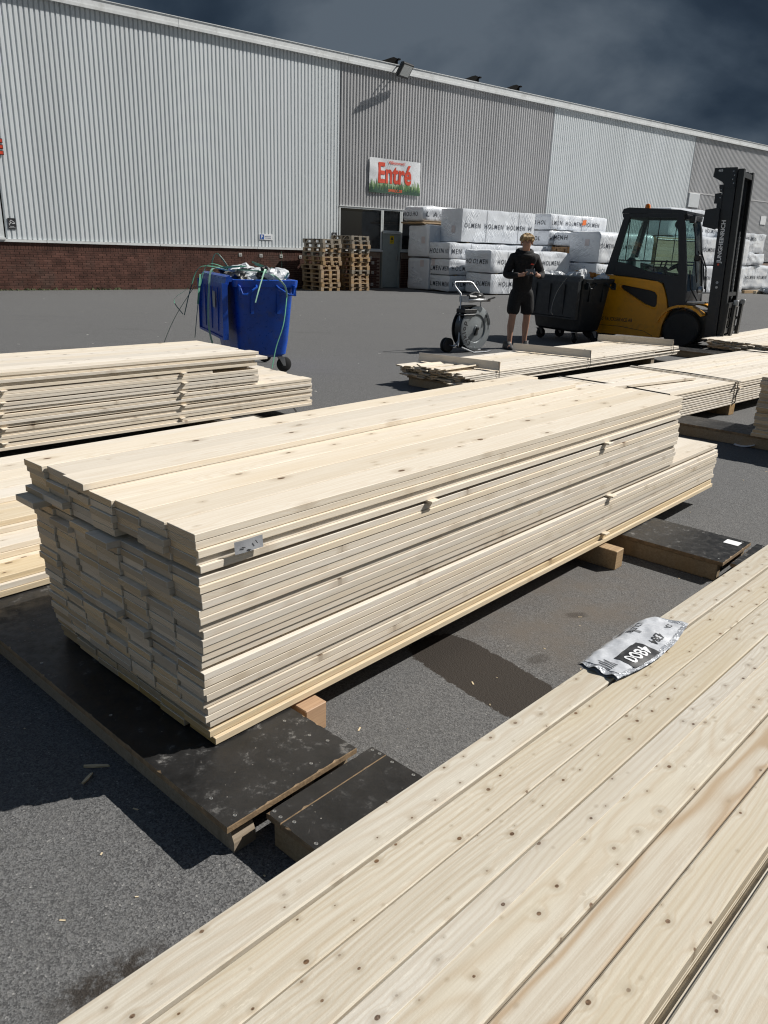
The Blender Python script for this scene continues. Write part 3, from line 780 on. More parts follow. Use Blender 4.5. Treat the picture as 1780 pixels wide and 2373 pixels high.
def plank(par, x0, x1, y0, y1, z0, z1, mats=None, name='plank', ch=0.0018, yaw=0.0, roll=0.0, pitch=0.0, groove=False, q=0.01):
    mats = mats or (WOOD, END)
    Lx = round((x1 - x0) / q) * q
    me = plank_mesh(Lx, y1 - y0, z1 - z0, mats, ch, groove)
    return link(name, me, par, ((x0 + x1) / 2, (y0 + y1) / 2, (z0 + z1) / 2), (roll, pitch, yaw))
def frame(ox, oy, theta): return (ox, oy, 0), rad(90 - theta)
def lath(par, x, y0, y1, z0, z1, w_=0.045, mats=None):
    return plank(par, x - w_ / 2, x + w_ / 2, y0, y1, z0, z1, mats or (WOOD, WOOD), 'spacer_lath', 0.0015, q=0.001)

# ================================================================== main stack in the middle
o, rz = frame(-0.491, 1.886, 42.0)
st = thing('lumber_stack', 'large central stack of pale sawn planks with grey label near its corner', 'lumber stack', o, rz, 'lumber stacks in the yard')
RR = random.Random(5)
CW = 0.1338
z = 0.112
TH = 0.0217
for k in range(28):
    long_ = k < 11
    mats = (WOODY, ENDY) if k < 2 else (WOOD, END)
    if k in (2, 10, 22): z += 0.009
    gap = RR.choice((0.0010, 0.0012, 0.0015, 0.0020, 0.0030))
    if k in (2, 10, 22):
        for x in ((2.41,) if k == 2 else (2.42,) if k == 10 else (0.98, 2.30)):
            lath(st, x, -0.026 + RR.uniform(-0.006, 0.006), 0.93, z - 0.0088, z - 0.0004, 0.045)
    shift = RR.uniform(-0.004, 0.004)
    for c in range(7):
        if k == 27 and c < 4: continue
        yc = CW * c + shift + RR.uniform(-0.0015, 0.0015)
        if c == 0: yc += RR.choice((0, 0, 0.003, -0.003, 0.005, -0.006))
        x0 = RR.gauss(0.0, 0.004) + (0.016 if k < 3 else 0) - 0.032 * (c / 6) * (k / 27)
        if RR.random() < (0.14 if k > 15 else 0.05): x0 -= RR.uniform(0.006, 0.020)
        if k == 22 and c == 6: x0 = -0.085
        if k == 21 and c == 3: x0 = -0.05
        if k == 22 and c == 2: x0 = 0.14
        x1 = (3.88 if long_ else 3.175) + RR.gauss(0, 0.01)
        if k == 27: x1 = (2.78, 2.90, 2.76)[c - 4]; x0 -= 0.006
        if k >= 24 and c >= 4: x1 = 2.95 + RR.uniform(-0.1, 0.1)
        plank(st, x0, x1, yc, yc + CW - 0.0032, z, z + TH, mats, yaw=RR.gauss(0, 0.0006), roll=RR.gauss(0, 0.007), pitch=0, ch=0.0011)
    z += TH + gap
# the grey label stapled on the side
LABELG = pm('grey_label_film', (0.27, 0.28, 0.30), 0.5, 0, 0.1, 9, 0.2, 60)
lab = thing('stapled_label', 'small grey plastic label stapled to the side of the central stack', 'label', o, rz)
mb = MB(); mb.grid(lambda u, v: (0.108 + 0.10 * u, -0.0165 - 0.002 * math.sin(u * 5) - 0.003 * (1 - v) ** 2, 0.690 + 0.036 * v - 0.002 * u), 10, 5); mb.obj('film', LABELG, lab, fix=False)
mb = MB()
for x, zz_ in ((0.135, 0.706), (0.155, 0.695), (0.180, 0.712)):
    mb.box(x - 0.006, x + 0.006, -0.0235, -0.0215, zz_ - 0.0009, zz_ + 0.0009, 0, Matrix.Translation((x, 0, zz_)) @ Matrix.Rotation(R.uniform(0, 1.2), 4, 'Y') @ Matrix.Translation((-x, 0, -zz_)))
mb.obj('staple', BLACKM, lab)

# ================================================================== foreground stack (planed boards)
o, rz = frame(0, 0, 43.7)
fg = thing('lumber_stack', 'nearest stack of planed knotty boards filling the lower right corner', 'lumber stack', o, rz, 'lumber stacks in the yard')
ZT = 0.48; TB = 0.0275
ws = [0.0895, 0.0925, 0.089, 0.147, 0.0735, 0.085, 0.021, 0.120, 0.095, 0.095, 0.095, 0.095, 0.095]
for lay in range(13):
    zt = ZT - lay * (TB + 0.0012)
    y = 0.8425
    for i, w_ in enumerate(ws):
        g_ = (0.009, 0.0036, 0.0034, 0.0030, 0.0036, 0.0034, 0.006, 0.002, 0.002, 0.002, 0.002, 0.002, 0.002)[i]
        if lay > 1 and 0 < i < len(ws) - 1:
            y -= w_; continue
        if lay == 0 and i == 6:
            y -= w_; continue                       # open joint down to the next layer
        dz = 0.0 if lay else (0, -0.002, 0.0008, 0.001, -0.0015, 0.0005, 0, 0.003, -0.001, 0, 0.001, 0, 0)[i]
        plank(fg, -1.40 + R.uniform(-.01, .01), 3.42 + R.uniform(-.012, .012), y - w_ + g_ / 2, y - g_ / 2, zt - TB + dz, zt + dz, (WOODR if i == 4 else WOODF, END), ch=0.0022, groove=(i != 1), yaw=R.gauss(0, 0.0003) if lay else 0)
        y -= w_
# raised edge strip on the wide board
plank(fg, -1.4, 3.41, 0.5705 - 0.052, 0.5705 - 0.004, ZT + 0.0012, ZT + 0.0032, (WOODF, END), name='edge_strip', ch=0.0008)

# ================================================================== the crumpled label bag lying on the near stack
bagW, bagL = 0.145, 0.425
bag = thing('label_bag', 'crumpled silver plastic label with black printing lying on the nearest boards', 'plastic label', o, rz)
def bag_pt(u, v):
    """u along the bag, v across (0 = near the joint, 1 = over the outer edge)"""
    x = 1.652 + 0.40 * u + 0.045 * u * (1 - v)
    yl = 0.742 - 0.028 * math.sin(u * PI) * 1.0 + 0.012 * u
    yr = 0.862 + 0.022 * u
    y = yl + (yr - yl) * v
    hump = 0.016 * math.sin(PI * min(1, max(0, u))) ** 0.6 * math.sin(PI * (0.12 + 0.76 * v)) 
    crk = 0.0055 * noise.noise((u * 7, v * 3.2, 3.1)) + 0.003 * noise.noise((u * 19, v * 8, 7.7)) + 0.0035 * math.sin(u * 38 + v * 7) * max(0, u - 0.72) * 3
    lip = 0.010 * max(0, 0.06 - u) / 0.06 * (0.5 + 0.5 * math.sin(v * 15))
    drop = -0.02 * max(0, (y - 0.845)) / 0.03
    return Vector((x, y, ZT + 0.005 + max(0.001, hump + crk + lip) + drop))
def bagfilm():
    m = NT('silver_bag_film')
    P = m.obj()
    n1 = m.noise(P, 40, 4, 0.6, 0.6)
    h = m.rng(m.math('ABSOLUTE', m.math('SUBTRACT', n1, 0.5)), 0, 0.1, 1, 0)
    col = m.mix(m.rng(m.noise(P, 22, 3), 0.4, 0.65), (0.28, 0.295, 0.32), (0.44, 0.46, 0.49))
    m.out(col, 0.32, m.bump(h, 0.5, 0.004), 0.25, 0.5)
    return m.mat
BAGM = bagfilm()
MB().grid(bag_pt, 72, 26).obj('film', BAGM, bag, smooth='all', fix=False)
MB().grid(lambda u, v: bag_pt(u, v) * 1.0 - Vector((0.004, -0.002, 0.004 * (1 + math.sin(PI * v)))), 40, 12).obj('under_film', pm('dull_bag_back', (0.30, 0.32, 0.35), 0.4, 0.2), bag, smooth='all', fix=False)
def bfun(off):
    # text space: a along -u (reads from the far end towards the camera's left), b across
    def fn(a, b):
        p = bag_pt(a, b); q_ = bag_pt(a + 0.01, b) - p; r_ = bag_pt(a, b + 0.01) - p
        n_ = q_.cross(r_).normalized()
        if n_.z < 0: n_ = -n_
        return p + n_ * off
    return fn
BF = bfun(0.0012); BF2 = bfun(0.0024)
WHITEF = pm('white_bag_print', (0.50, 0.515, 0.54), 0.42, 0, 0.12, 20, 0.1, 90)
mb = MB(); mb.grid(lambda u, v: BF(0.045 + 0.90 * u, 0.10 + 0.80 * v), 60, 20); mb.obj('white_panel', WHITEF, bag, smooth='all', fix=False)
mb = MB(); mb.grid(lambda u, v: BF2(0.18 + 0.28 * u, 0.05 + 0.44 * v), 26, 12); mb.obj('black_panel', BLACKT, bag, smooth='all', fix=False)
def turned(u0, v0, su, sv, off):
    """lettering turned so that its baseline runs across the bag: x of the text goes to -v"""
    f_ = bfun(off)
    return lambda a, b: f_(u0 - a * su, v0 - b * sv)
mb = MB()
add_text(mb, '4800', turned(0.435, 0.38, 1.0, 1.0, 0.0036), width=0.225, height=0.25, bold=0.012)
mb.obj('number', WHITE, bag, fix=False)
mb = MB()
add_text(mb, '4384', turned(0.665, 0.36, 1.0, 1.0, 0.0024), width=0.13, height=0.17, bold=0.012)
mb.obj('number', BLACKT, bag, fix=False)
mb = MB()
add_text(mb, 'SCA', turned(0.90, 0.34, 1.0, 1.0, 0.0024), width=0.10, height=0.12, bold=0.006)
add_text(mb, 'INDUSTRI', turned(0.80, 0.80, 1.0, 1.0, 0.0024), width=0.24, height=0.11, bold=0.006)
for k in range(5):
    u_ = 0.05 + 0.018 * k
    mb.grid(lambda u, v: BF2(u_ + 0.006 * u, 0.30 + (0.25 + 0.05 * (k % 3)) * v), 1, 6)
for k in range(3):
    u_ = 0.60 + 0.014 * k
    mb.grid(lambda u, v: BF2(u_ + 0.005 * u, 0.58 + (0.18 + 0.04 * (k % 2)) * v), 1, 6)
for k in range(9):                                  # bar code at the outer edge
    v_ = 0.80 + 0.0
    mb.grid(lambda u, v: BF2(0.50 + 0.012 * k + 0.006 * u, 0.82 + 0.08 * v), 1, 3)
mb.obj('print', BLACKT, bag, fix=False)

# ================================================================== stack at the back left
o, rz = frame(-0.699, 7.019, 44.3)
st = thing('lumber_stack', 'stepped stack of sawn planks on spacer laths in front of the blue bin', 'lumber stack', o, rz, 'lumber stacks in the yard')
RR = random.Random(21)
z = 0.112
for k in range(21):
    low = k < 10
    if k in (2, 6, 10, 13, 16):
        z += 0.008
        for x in (-1.33 + RR.uniform(-.02, .02), -2.70 + RR.uniform(-.02, .02), -3.6):
            lath(st, x, -0.030 + RR.uniform(-.008, .01), 0.9, z - 0.0077, z - 0.0004, 0.045)
    sh = RR.uniform(-0.005, 0.005)
    for c in range(7):
        x1 = (0.0 if low else -0.60) + RR.gauss(0, 0.012)
        if c == 0 and k == 15: x1 = -1.04
        if k == 18 and c == 0: x1 = -0.50
        if k == 9: x1 = (0.0, -0.02, -0.02, 0.02, 0.0, 0.03, 0.05)[c]
        ycc = 0.132 * c + sh + (RR.choice((0, 0, 0.005, -0.006, 0.009)) if c == 0 else 0)
        plank(st, -4.3 + RR.gauss(0, 0.02), x1, ycc, ycc + 0.1295, z, z + 0.0218, (WOOD, END), roll=RR.gauss(0, 0.005), yaw=RR.gauss(0, 0.0006), ch=0.0012)
    z += 0.0218 + RR.choice((0.0005, 0.001, 0.0022))

# ================================================================== low stack between the two, at the left edge
o, rz = frame(-0.491, 1.886, 42.0)
st = thing('lumber_stack', 'low stepped stack of sawn planks left of the central stack', 'lumber stack', o, rz, 'lumber stacks in the yard')
RR = random.Random(8)
z = 0.112
edges = [1.40, 1.405, 1.42, 1.60, 1.605, 1.76, 1.78, 2.02]
for k, e in enumerate(edges):
    y = e
    while y < 2.66:
        plank(st, -1.6 + RR.gauss(0, .02), 2.3 + RR.gauss(0, .05), y, y + 0.143, z, z + 0.0262, (WOODY, ENDY) if RR.random() < 0.3 else (WOOD, END), roll=RR.gauss(0, 0.003), yaw=RR.gauss(0, .0006))
        y += 0.1445
    z += 0.0268

# ================================================================== bundle with three cross battens
o, rz = frame(0.883, 8.336, 44.5)
st = thing('board_bundle', 'low bundle of thin cladding boards held under three cross battens', 'lumber bundle', o, rz, 'strapped board bundles')
RR = random.Random(33)
z = 0.112
BW = 0.1015
for k in range(6):
    for c in range(10):
        x0 = RR.gauss(-0.03, 0.05) - (0.05 if RR.random() < 0.2 else 0)
        x1 = 5.0 + RR.gauss(0, 0.03) if c < 3 else 5.05 + RR.gauss(0, 0.05)
        if k == 3 and c == 0: x1 = 4.25
        plank(st, x0, x1, c * BW + RR.gauss(0, .003), (c + 1) * BW - 0.004 + 0, z, z + 0.0140, (WOOD, END), roll=RR.gauss(0, 0.02) + (0.05 if (c % 2) else -0.03), yaw=RR.gauss(0, 0.0008), groove=True)
    z += 0.0207
for i in range(14):                                  # loose ends pushed up at the near end
    c = RR.uniform(0.18, 0.72)
    plank(st, -0.10 + RR.uniform(-0.05, 0.02), 0.42, c, c + 0.098, z - 0.024 + 0.003 * i, z - 0.009 + 0.003 * i, (WOOD, END), roll=RR.uniform(-0.45, 0.5) * (1 if i % 3 else 0.2), pitch=RR.uniform(-0.02, 0.05), groove=True)
for (xa, ya), (xb, yb) in (((0.50, -0.01), (0.30, 1.03)), ((2.44, -0.01), (2.18, 1.03)), ((4.80, 0.0), (4.42, 1.05))):
    d = Vector((xb - xa, yb - ya, 0)); Lb = d.length; a = math.atan2(d.y, d.x)
    mb = MB(); mb.cbox(-Lb / 2, Lb / 2, -0.0125, 0.0125, -0.05, 0.05, 0.002, 0, 1)
    mb.obj('batten', [WOOD, END], st, loc=((xa + xb) / 2, (ya + yb) / 2, z + 0.051), rot=(rad(8), 0, a))
    mb = MB(); sx = xa - 0.01
    mb.tube([(sx + 0.02, 0.10, z + 0.10), (sx, -0.008, z + 0.09), (sx - 0.004, -0.02, z - 0.01), (sx, -0.022, 0.13), (sx + 0.01, 0.02, 0.106)], 0.006, 6, flat=0.35)
    mb.obj('strap', BLACKP, st)

# ================================================================== long strapped bundle behind the main stack
o, rz = frame(2.718, 7.042, 46.7)
st = thing('board_bundle', 'long wide bundle of planed boards with a black strap behind the central stack', 'lumber bundle', o, rz, 'strapped board bundles')
RR = random.Random(41)
z = 0.112
for k in range(10):
    for c in range(12):
        if 0 < c < 11 and k < 8: continue
        cc = c * 0.1005
        th = 0.0145
        plank(st, -1.1 + RR.gauss(0, .015), 4.25 + RR.gauss(0, .015), cc, cc + 0.099, z, z + th, (WOOD, END), groove=(c != 11), yaw=0)
    if k == 6: z += 0.006
    z += 0.0222
lath(st, 1.08, -0.05, 1.19, z - 0.001, z + 0.008, 0.035); lath(st, 1.18, -0.05, 0.4, 0.112 + 6.9 * 0.0222 + 0.002, 0.112 + 6.9 * 0.0222 + 0.007, 0.04)
ZB = z
for x in (-0.28, 1.10, 3.9):
    mb = MB(); mb.tube([(x + 0.02, 1.22, 0.13), (x + 0.02, 1.215, ZB + 0.002), (x + 0.01, 1.15, ZB + 0.006), (x, 0.55, ZB + 0.012), (x - 0.01, 0.0, ZB + 0.005), (x - 0.01, -0.012, ZB - 0.012), (x - 0.008, -0.014, 0.13), (x, 0.02, 0.105)], 0.007, 6, flat=0.4)
    mb.obj('strap', BLACKP, st)
plank(st, -0.90, 0.82, 0.40, 0.545, ZB + 0.001, ZB + 0.028, (WOOD, END), name='loose_board', yaw=rad(-7))
plank(st, 1.02, 1.14, 0.0, 1.2, 0.0, 0.11, (WOODP, ENDG), name='bearer', ch=0.003)

# ================================================================== bundle beyond the forklift forks, right
o, rz = frame(-0.491, 1.886, 42.0)
st = thing('board_bundle', 'bundle of thin boards with ragged ends at the right edge beyond the forks', 'lumber bundle', o, rz, 'strapped board bundles')
RR = random.Random(52)
z = 0.112
for k in range(7):
    for c in range(13):
        if k < 6 and c == 12: continue
        plank(st, 12.0 + RR.gauss(0.0, 0.035) + 0.02 * (c - 6), 16.6, 1.95 + c * 0.102, 1.95 + c * 0.102 + 0.099, z, z + 0.0165, (WOOD, END), roll=RR.gauss(0, .02) + (0.04 if (c + k) % 2 else -0.04), groove=True, q=0.05)
    z += 0.0198

# ================================================================== stack cut by the right edge of the frame
st = thing('lumber_stack', 'shaded plank stack half cut off by the right edge of the frame', 'lumber stack', o, rz, 'lumber stacks in the yard')
RR = random.Random(61)
z = 0.112
for k in range(18):
    for c in range(6):
        x0 = 5.68 + RR.gauss(0, .014)
        y1 = 0.345 - 0.14 * c + RR.gauss(0, .005)
        plank(st, x0, 8.7, y1 - 0.139, y1, z, z + 0.0265, (WOOD, END), roll=RR.gauss(0, .004), q=0.02)
    z += 0.0272

# ================================================================== black film-faced plywood platforms
def ply_material():
    m = NT('black_film_plywood')
    P = m.obj(); Wp = m.n('NewGeometry').outputs['Position']
    a = m.noise(Wp, 5.0, 5, 0.65)
    b = m.noise(m.scale(Wp, (1, 1, 1)), 26, 5, 0.75)
    c = m.noise(m.scale(Wp, (40, 9, 9)), 1.0, 3, 0.7)
    sp = m.vor(Wp, 46); 
    col = m.mix(m.rng(a, 0.3, 0.75), (0.009, 0.009, 0.009), (0.026, 0.025, 0.0245))
    scuff = m.math('MULTIPLY', m.rng(b, 0.53, 0.72), m.rng(a, 0.42, 0.62))
    col = m.mix(m.math('MULTIPLY', scuff, 0.75), col, (0.26, 0.25, 0.235))
    col = m.mix(m.math('MULTIPLY', m.rng(c, 0.68, 0.75), 0.22), col, (0.16, 0.15, 0.14))
    col = m.mix(m.math('MULTIPLY', m.math('LESS_THAN', sp.outputs['Distance'], 0.10), m.rng(b, 0.52, 0.6)), col, (0.22, 0.2, 0.17))
    m.out(col, m.rng(b, 0.35, 0.7, 0.34, 0.62), m.bump(b, 0.12, 0.003), 0, 0.45)
    return m.mat
PLY = ply_material()
PLYEDGE = pm('plywood_edge', (0.22, 0.15, 0.085), 0.8, 0, 0.35, 30, 0.3, 120)
SCREW = pm('screw_head', (0.32, 0.32, 0.31), 0.35, 0.8)
def sheet(mb, x0, x1, y0, y1, z0, z1, chips=0):
    """ply sheet, top in slot 0, sides in slot 1, with a chipped rim"""
    n = 44
    rr = random.Random(int(abs(x0 * 1000 + y1 * 777)) + 3)
    ring = []
    def side(a, b, m_):
        for i in range(m_):
            f = i / m_
            ring.append((a[0] + (b[0] - a[0]) * f, a[1] + (b[1] - a[1]) * f))
    m1 = max(2, int((x1 - x0) / 0.012)); m2 = max(2, int((y1 - y0) / 0.012))
    side((x0, y0), (x1, y0), m1); side((x1, y0), (x1, y1), m2); side((x1, y1), (x0, y1), m1); side((x0, y1), (x0, y0), m2)
    cx, cy = (x0 + x1) / 2, (y0 + y1) / 2
    top = []
    for x, y in ring:
        d = 0.0012 + (rr.random() < chips) * rr.uniform(0.001, 0.006)
        top.append((x + (d if x <= x0 + 1e-6 else -d if x >= x1 - 1e-6 else 0), y + (d if y <= y0 + 1e-6 else -d if y >= y1 - 1e-6 else 0)))
    k = len(ring)
    vs = [(x, y, z0) for x, y in ring] + [(x, y, z1 - 0.003) for x, y in ring] + [(x, y, z1) for x, y in top]
    fs = [tuple(range(k))[::-1]]; ms = [1]
    for i in range(k):
        j = (i + 1) % k
        fs.append((i, j, k + j, k + i)); ms.append(1)
        fs.append((k + i, k + j, 2 * k + j, 2 * k + i)); ms.append(1)
    fs.append(tuple(range(2 * k, 3 * k))); ms.append(0)
    mb.add(vs, fs, ms)
def screws(par, pts, z):
    me = MB().lathe([(0.0055, -0.004), (0.0055, 0.0006), (0.004, 0.0010), (0.0024, 0.0002), (0.0, 0.0)], 12).mesh('screw', SCREW, smooth=True)
    for x, y in pts: link('screw', me, par, (x, y, z))
def platform(label, x0, x1, ys, zt, legs, scr=(), chips=0.12, name='plywood_platform'):
    t = thing(name, label, 'platform', *frame(-0.491, 1.886, 42.0), group='black plywood platforms under the stacks')
    for y0, y1 in ys:
        mb = MB(); sheet(mb, x0, x1, y0, y1, zt - 0.018, zt, chips); mb.obj('panel', [PLY, PLYEDGE], t, fix=False)
    ya = min(a for a, b in ys); yb = max(b for a, b in ys)
    for lx0, lx1 in legs:
        mb = MB(); mb.cbox(lx0, lx1, ya + 0.022, yb - 0.02, 0.0, zt - 0.0185, 0.004); mb.obj('bearer', WOODG, t)
    if scr: screws(t, scr, zt)
    return t
p1 = platform('black plywood platform under the near end of the central stack', -0.154, 0.312, [(-0.303, 3.2)], 0.106, [(0.12, 0.165), (0.255, 0.30)],
         [(-0.117, -0.183), (0.255, -0.159), (0.275, -0.217), (0.168, -0.262), (-0.112, -0.279), (-0.11, 0.35), (0.25, -0.05), (-0.12, 0.8)])
# front bearer of that platform with a slanted cut end
mb = MB(); mb.prism([(-0.29, 0.0), (-0.29, 0.03), (-0.265, 0.0875), (3.15, 0.0875), (3.15, 0.0)][::-1], -0.125, -0.055, 'x'); mb.obj('bearer', WOODG, p1)
platform('narrow black plywood platform between the central stack and the nearest boards', -0.043, 0.358, [(-0.3785, -0.322), (-1.75, -0.3803)], 0.098, [(-0.036, 0.0), (0.30, 0.345)],
         [(-0.025, -0.332), (-0.028, -0.36), (-0.015, -0.399), (-0.027, -0.495), (0.345, -0.335), (0.347, -0.362), (0.344, -0.414), (0.344, -0.495)], 0.04)
pr = platform('black plywood platform under the far end of the central stack', 2.61, 3.01, [(-0.535, 4.6)], 0.106, [(2.615, 2.66), (2.95, 3.0)],
         [(2.98, -0.50), (2.97, -0.3), (2.65, -0.5)])
MB().box(2.90, 2.965, -0.505, -0.43, 0.1065, 0.1075).obj('paper_label', WHITE, pr)
platform('black plywood platform disappearing behind the nearest boards at right', 2.64, 3.02, [(-2.4, -0.56)], 0.104, [(2.645, 2.69), (2.96, 3.01)], [(2.66, -0.60), (2.99, -0.6)])
platform('dark plywood platform under the long bundle behind the central stack', 5.72, 6.12, [(-1.4, 4.2)], 0.106, [(5.725, 5.77), (6.06, 6.11)])
platform('dark plywood platform on the ground beside the forklift wheel', 11.35, 11.85, [(2.0, 3.9)], 0.100, [(11.36, 11.42), (11.78, 11.84)])
# bearers under the main stack
bt = thing('timber_bearer', 'short orange timber bearer under the near end of the central stack', 'timber', *frame(-0.491, 1.886, 42.0), group='loose bearers')
plank(bt, 0.335, 0.425, -0.055, 0.98, 0.0, 0.100, (WOODO, WOODO), name='beam', ch=0.003, q=0.001)
bt = thing('timber_bearer', 'short brown timber bearer under the far part of the central stack', 'timber', *frame(-0.491, 1.886, 42.0), group='loose bearers')
plank(bt, 2.37, 2.45, -0.10, 0.98, 0.0, 0.100, (WOODP, WOODP), name='beam', ch=0.003, q=0.001)
bt = thing('timber_bearer', 'dark timber bearer under the stepped stack in front of the blue bin', 'timber', *frame(-0.699, 7.019, 44.3), group='loose bearers')
plank(bt, -1.0, -0.9, -0.05, 0.95, 0.0, 0.108, (WOODG, ENDG), name='beam', ch=0.003, q=0.001)
bt = thing('timber_bearer', 'timber bearer under the bundle with the three battens', 'timber', *frame(0.883, 8.336, 44.5), group='loose bearers')
plank(bt, 0.55, 0.65, 0.02, 1.0, 0.0, 0.109, (WOODG, ENDG), name='beam', ch=0.003, q=0.001)
plank(bt, 4.2, 4.3, 0.02, 1.0, 0.0, 0.109, (WOODG, ENDG), name='beam', ch=0.003, q=0.001)

# small things lying about
for (x, y, L_s, a, lbl) in ((-0.836, 1.925, 0.075, 0.12, 'long wood splinter lying across a short one on the shaded asphalt'), (-0.842, 1.868, 0.05, 1.35, 'short wood splinter under the longer one on the shaded asphalt')):
    mb = MB(); mb.prism([(-L_s / 2, -0.003), (-L_s * 0.1, -0.006), (L_s / 2, -0.002), (L_s * 0.42, 0.004), (0, 0.005), (-L_s / 2, 0.003)], 0.0005, 0.006, 'z')
    tag(mb.obj('wood_splinter', WOODY, loc=(x, y, 0.001), rot=(0, 0.03, a)), lbl, 'splinter', 'splinters')
pp = MB()
pp.grid(lambda u, v: (0.0 + 0.16 * u, 0.24 * v, 0.004 + 0.03 * (u - 0.35) ** 2 * 2 + 0.012 * v * u), 8, 4)
tag(pp.obj('paper_sheet', WHITE, loc=(2.95, 6.40, 0.0), rot=(0, 0, rad(-30)), fix=False, smooth='all'), 'folded white sheet of paper on the asphalt beside a platform at right', 'paper')
mb = MB(); mb.tube([(0, 0, 0.10), (0.012, 0.05, 0.07), (0.03, 0.13, 0.012), (0.032, 0.18, 0.004)], 0.012, 6, flat=0.15)
tag(mb.obj('white_strap', WHITE, loc=(-0.875, 6.98, 0.0)), 'short white plastic strap hanging from the end of the stepped stack', 'strap')
mb = MB(); rl_ = random.Random(4)
for i in range(60):
    y = rl_.uniform(7, 27); x = rl_.uniform(-0.48, 0.48) * y; a = rl_.uniform(0.004, 0.012) * (1 + y * 0.05); th = rl_.uniform(0, 3)
    mb.box(-a, a, -a * 0.6, a * 0.6, 0.001, 0.003, 0, Matrix.Translation((x, y, 0)) @ Matrix.Rotation(th, 4, 'Z'))
tag(mb.obj('litter_specks', pm('pale_litter', (0.5, 0.49, 0.46), 0.7), fix=False), 'tiny pale specks of litter scattered over the asphalt', 'litter', kind='stuff')

# sawdust and small chips round the stacks
mb = MB(); rc = random.Random(17)
for i in range(45):
    k = rc.random()
    if k < 0.45: x, y = rc.uniform(-0.35, 3.6), rc.gauss(-0.25, 0.22)
    elif k < 0.75: x, y = rc.gauss(-0.35, 0.15), rc.uniform(-0.6, 1.6)
    else: x, y = rc.uniform(3.5, 7.0), rc.uniform(-1.2, 2.5)
    a = rc.uniform(0.0008, 0.0026); b = a * rc.uniform(1, 5)
    mb.box(-b, b, -a, a, 0.0005, 0.0018, 0, Matrix.Rotation(rad(48), 4, 'Z') @ Matrix.Translation((x, y, 0)) @ Matrix.Rotation(rc.uniform(0, 3), 4, 'Z'))
tag(mb.obj('wood_chips', WOODY, loc=(-0.491, 1.886, 0), fix=False), 'sawdust and tiny wood chips scattered on the asphalt around the stacks', 'wood chips', kind='stuff')

# ================================================================== pallets by the wall
ORD = ['bottom', 'second', 'third', 'fourth', 'fifth', 'sixth', 'seventh', 'eighth', 'ninth', 'tenth', 'eleventh', 'twelfth', 'top']
def pallet_meshes(mat, end):
    d = {}
    def bx_(n, x, y, z): d[n] = MB().cbox(-x / 2, x / 2, -y / 2, y / 2, -z / 2, z / 2, 0.003).mesh(n, [mat]); return d[n]
    bx_('top_board', 0.13, 1.2, 0.021); bx_('stringer', 0.8, 0.14, 0.021); bx_('block', 0.12, 0.14, 0.078); bx_('bottom_board', 0.12, 1.2, 0.021)
    return d
PMS = [pallet_meshes(WOODP, ENDG), pallet_meshes(WOODPG, ENDG)]
def pallet(label, loc, rotz, kind, grp):
    t = thing('pallet', label, 'pallet', loc, rotz, grp)
    d = PMS[kind]
    for x in (0.06, 0.4, 0.74):
        link('bottom_board', d['bottom_board'], t, (x, 0.6, 0.0105))
        for y in (0.07, 0.6, 1.13): link('block', d['block'], t, (x, y, 0.0605))
    for y in (0.07, 0.6, 1.13): link('stringer', d['stringer'], t, (0.4, y, 0.1105))
    for x in (0.066, 0.233, 0.4, 0.567, 0.734): link('top_board', d['top_board'], t, (x, 0.6, 0.132))
    return t
rp = random.Random(3)
for nm, s0, n, T, greys in (('left-hand', -4.42, 12, 1.55, (8, 10, 11)), ('right-hand', -3.18, 13, 1.62, (4, 9, 11, 12))):
    for k in range(n):
        o_ = 'top' if k == n - 1 else ORD[k]
        lean = -0.012 * k * (0.6 if nm == 'left-hand' else 0.2)
        p = wall_pt(s0 + lean + rp.uniform(-.03, .03) + (0.10 if nm == 'left-hand' and k > 5 else 0), T + rp.uniform(-.03, .03), 0.144 * k)
        if nm == 'left-hand': lbl = '%s wooden pallet of the shorter stack, left of the two by the wall' % o_ if o_ in ('top', 'bottom') else '%s wooden pallet from the bottom in the shorter left stack by the wall' % o_
        else: lbl = '%s wooden pallet of the taller stack beside the entrance window' % o_ if o_ in ('top', 'bottom') else '%s wooden pallet from the bottom in the taller stack beside the entrance' % o_
        pallet(lbl, p, WROT + rp.uniform(-.03, .03), 1 if k in greys else 0, 'pallets stacked by the wall')

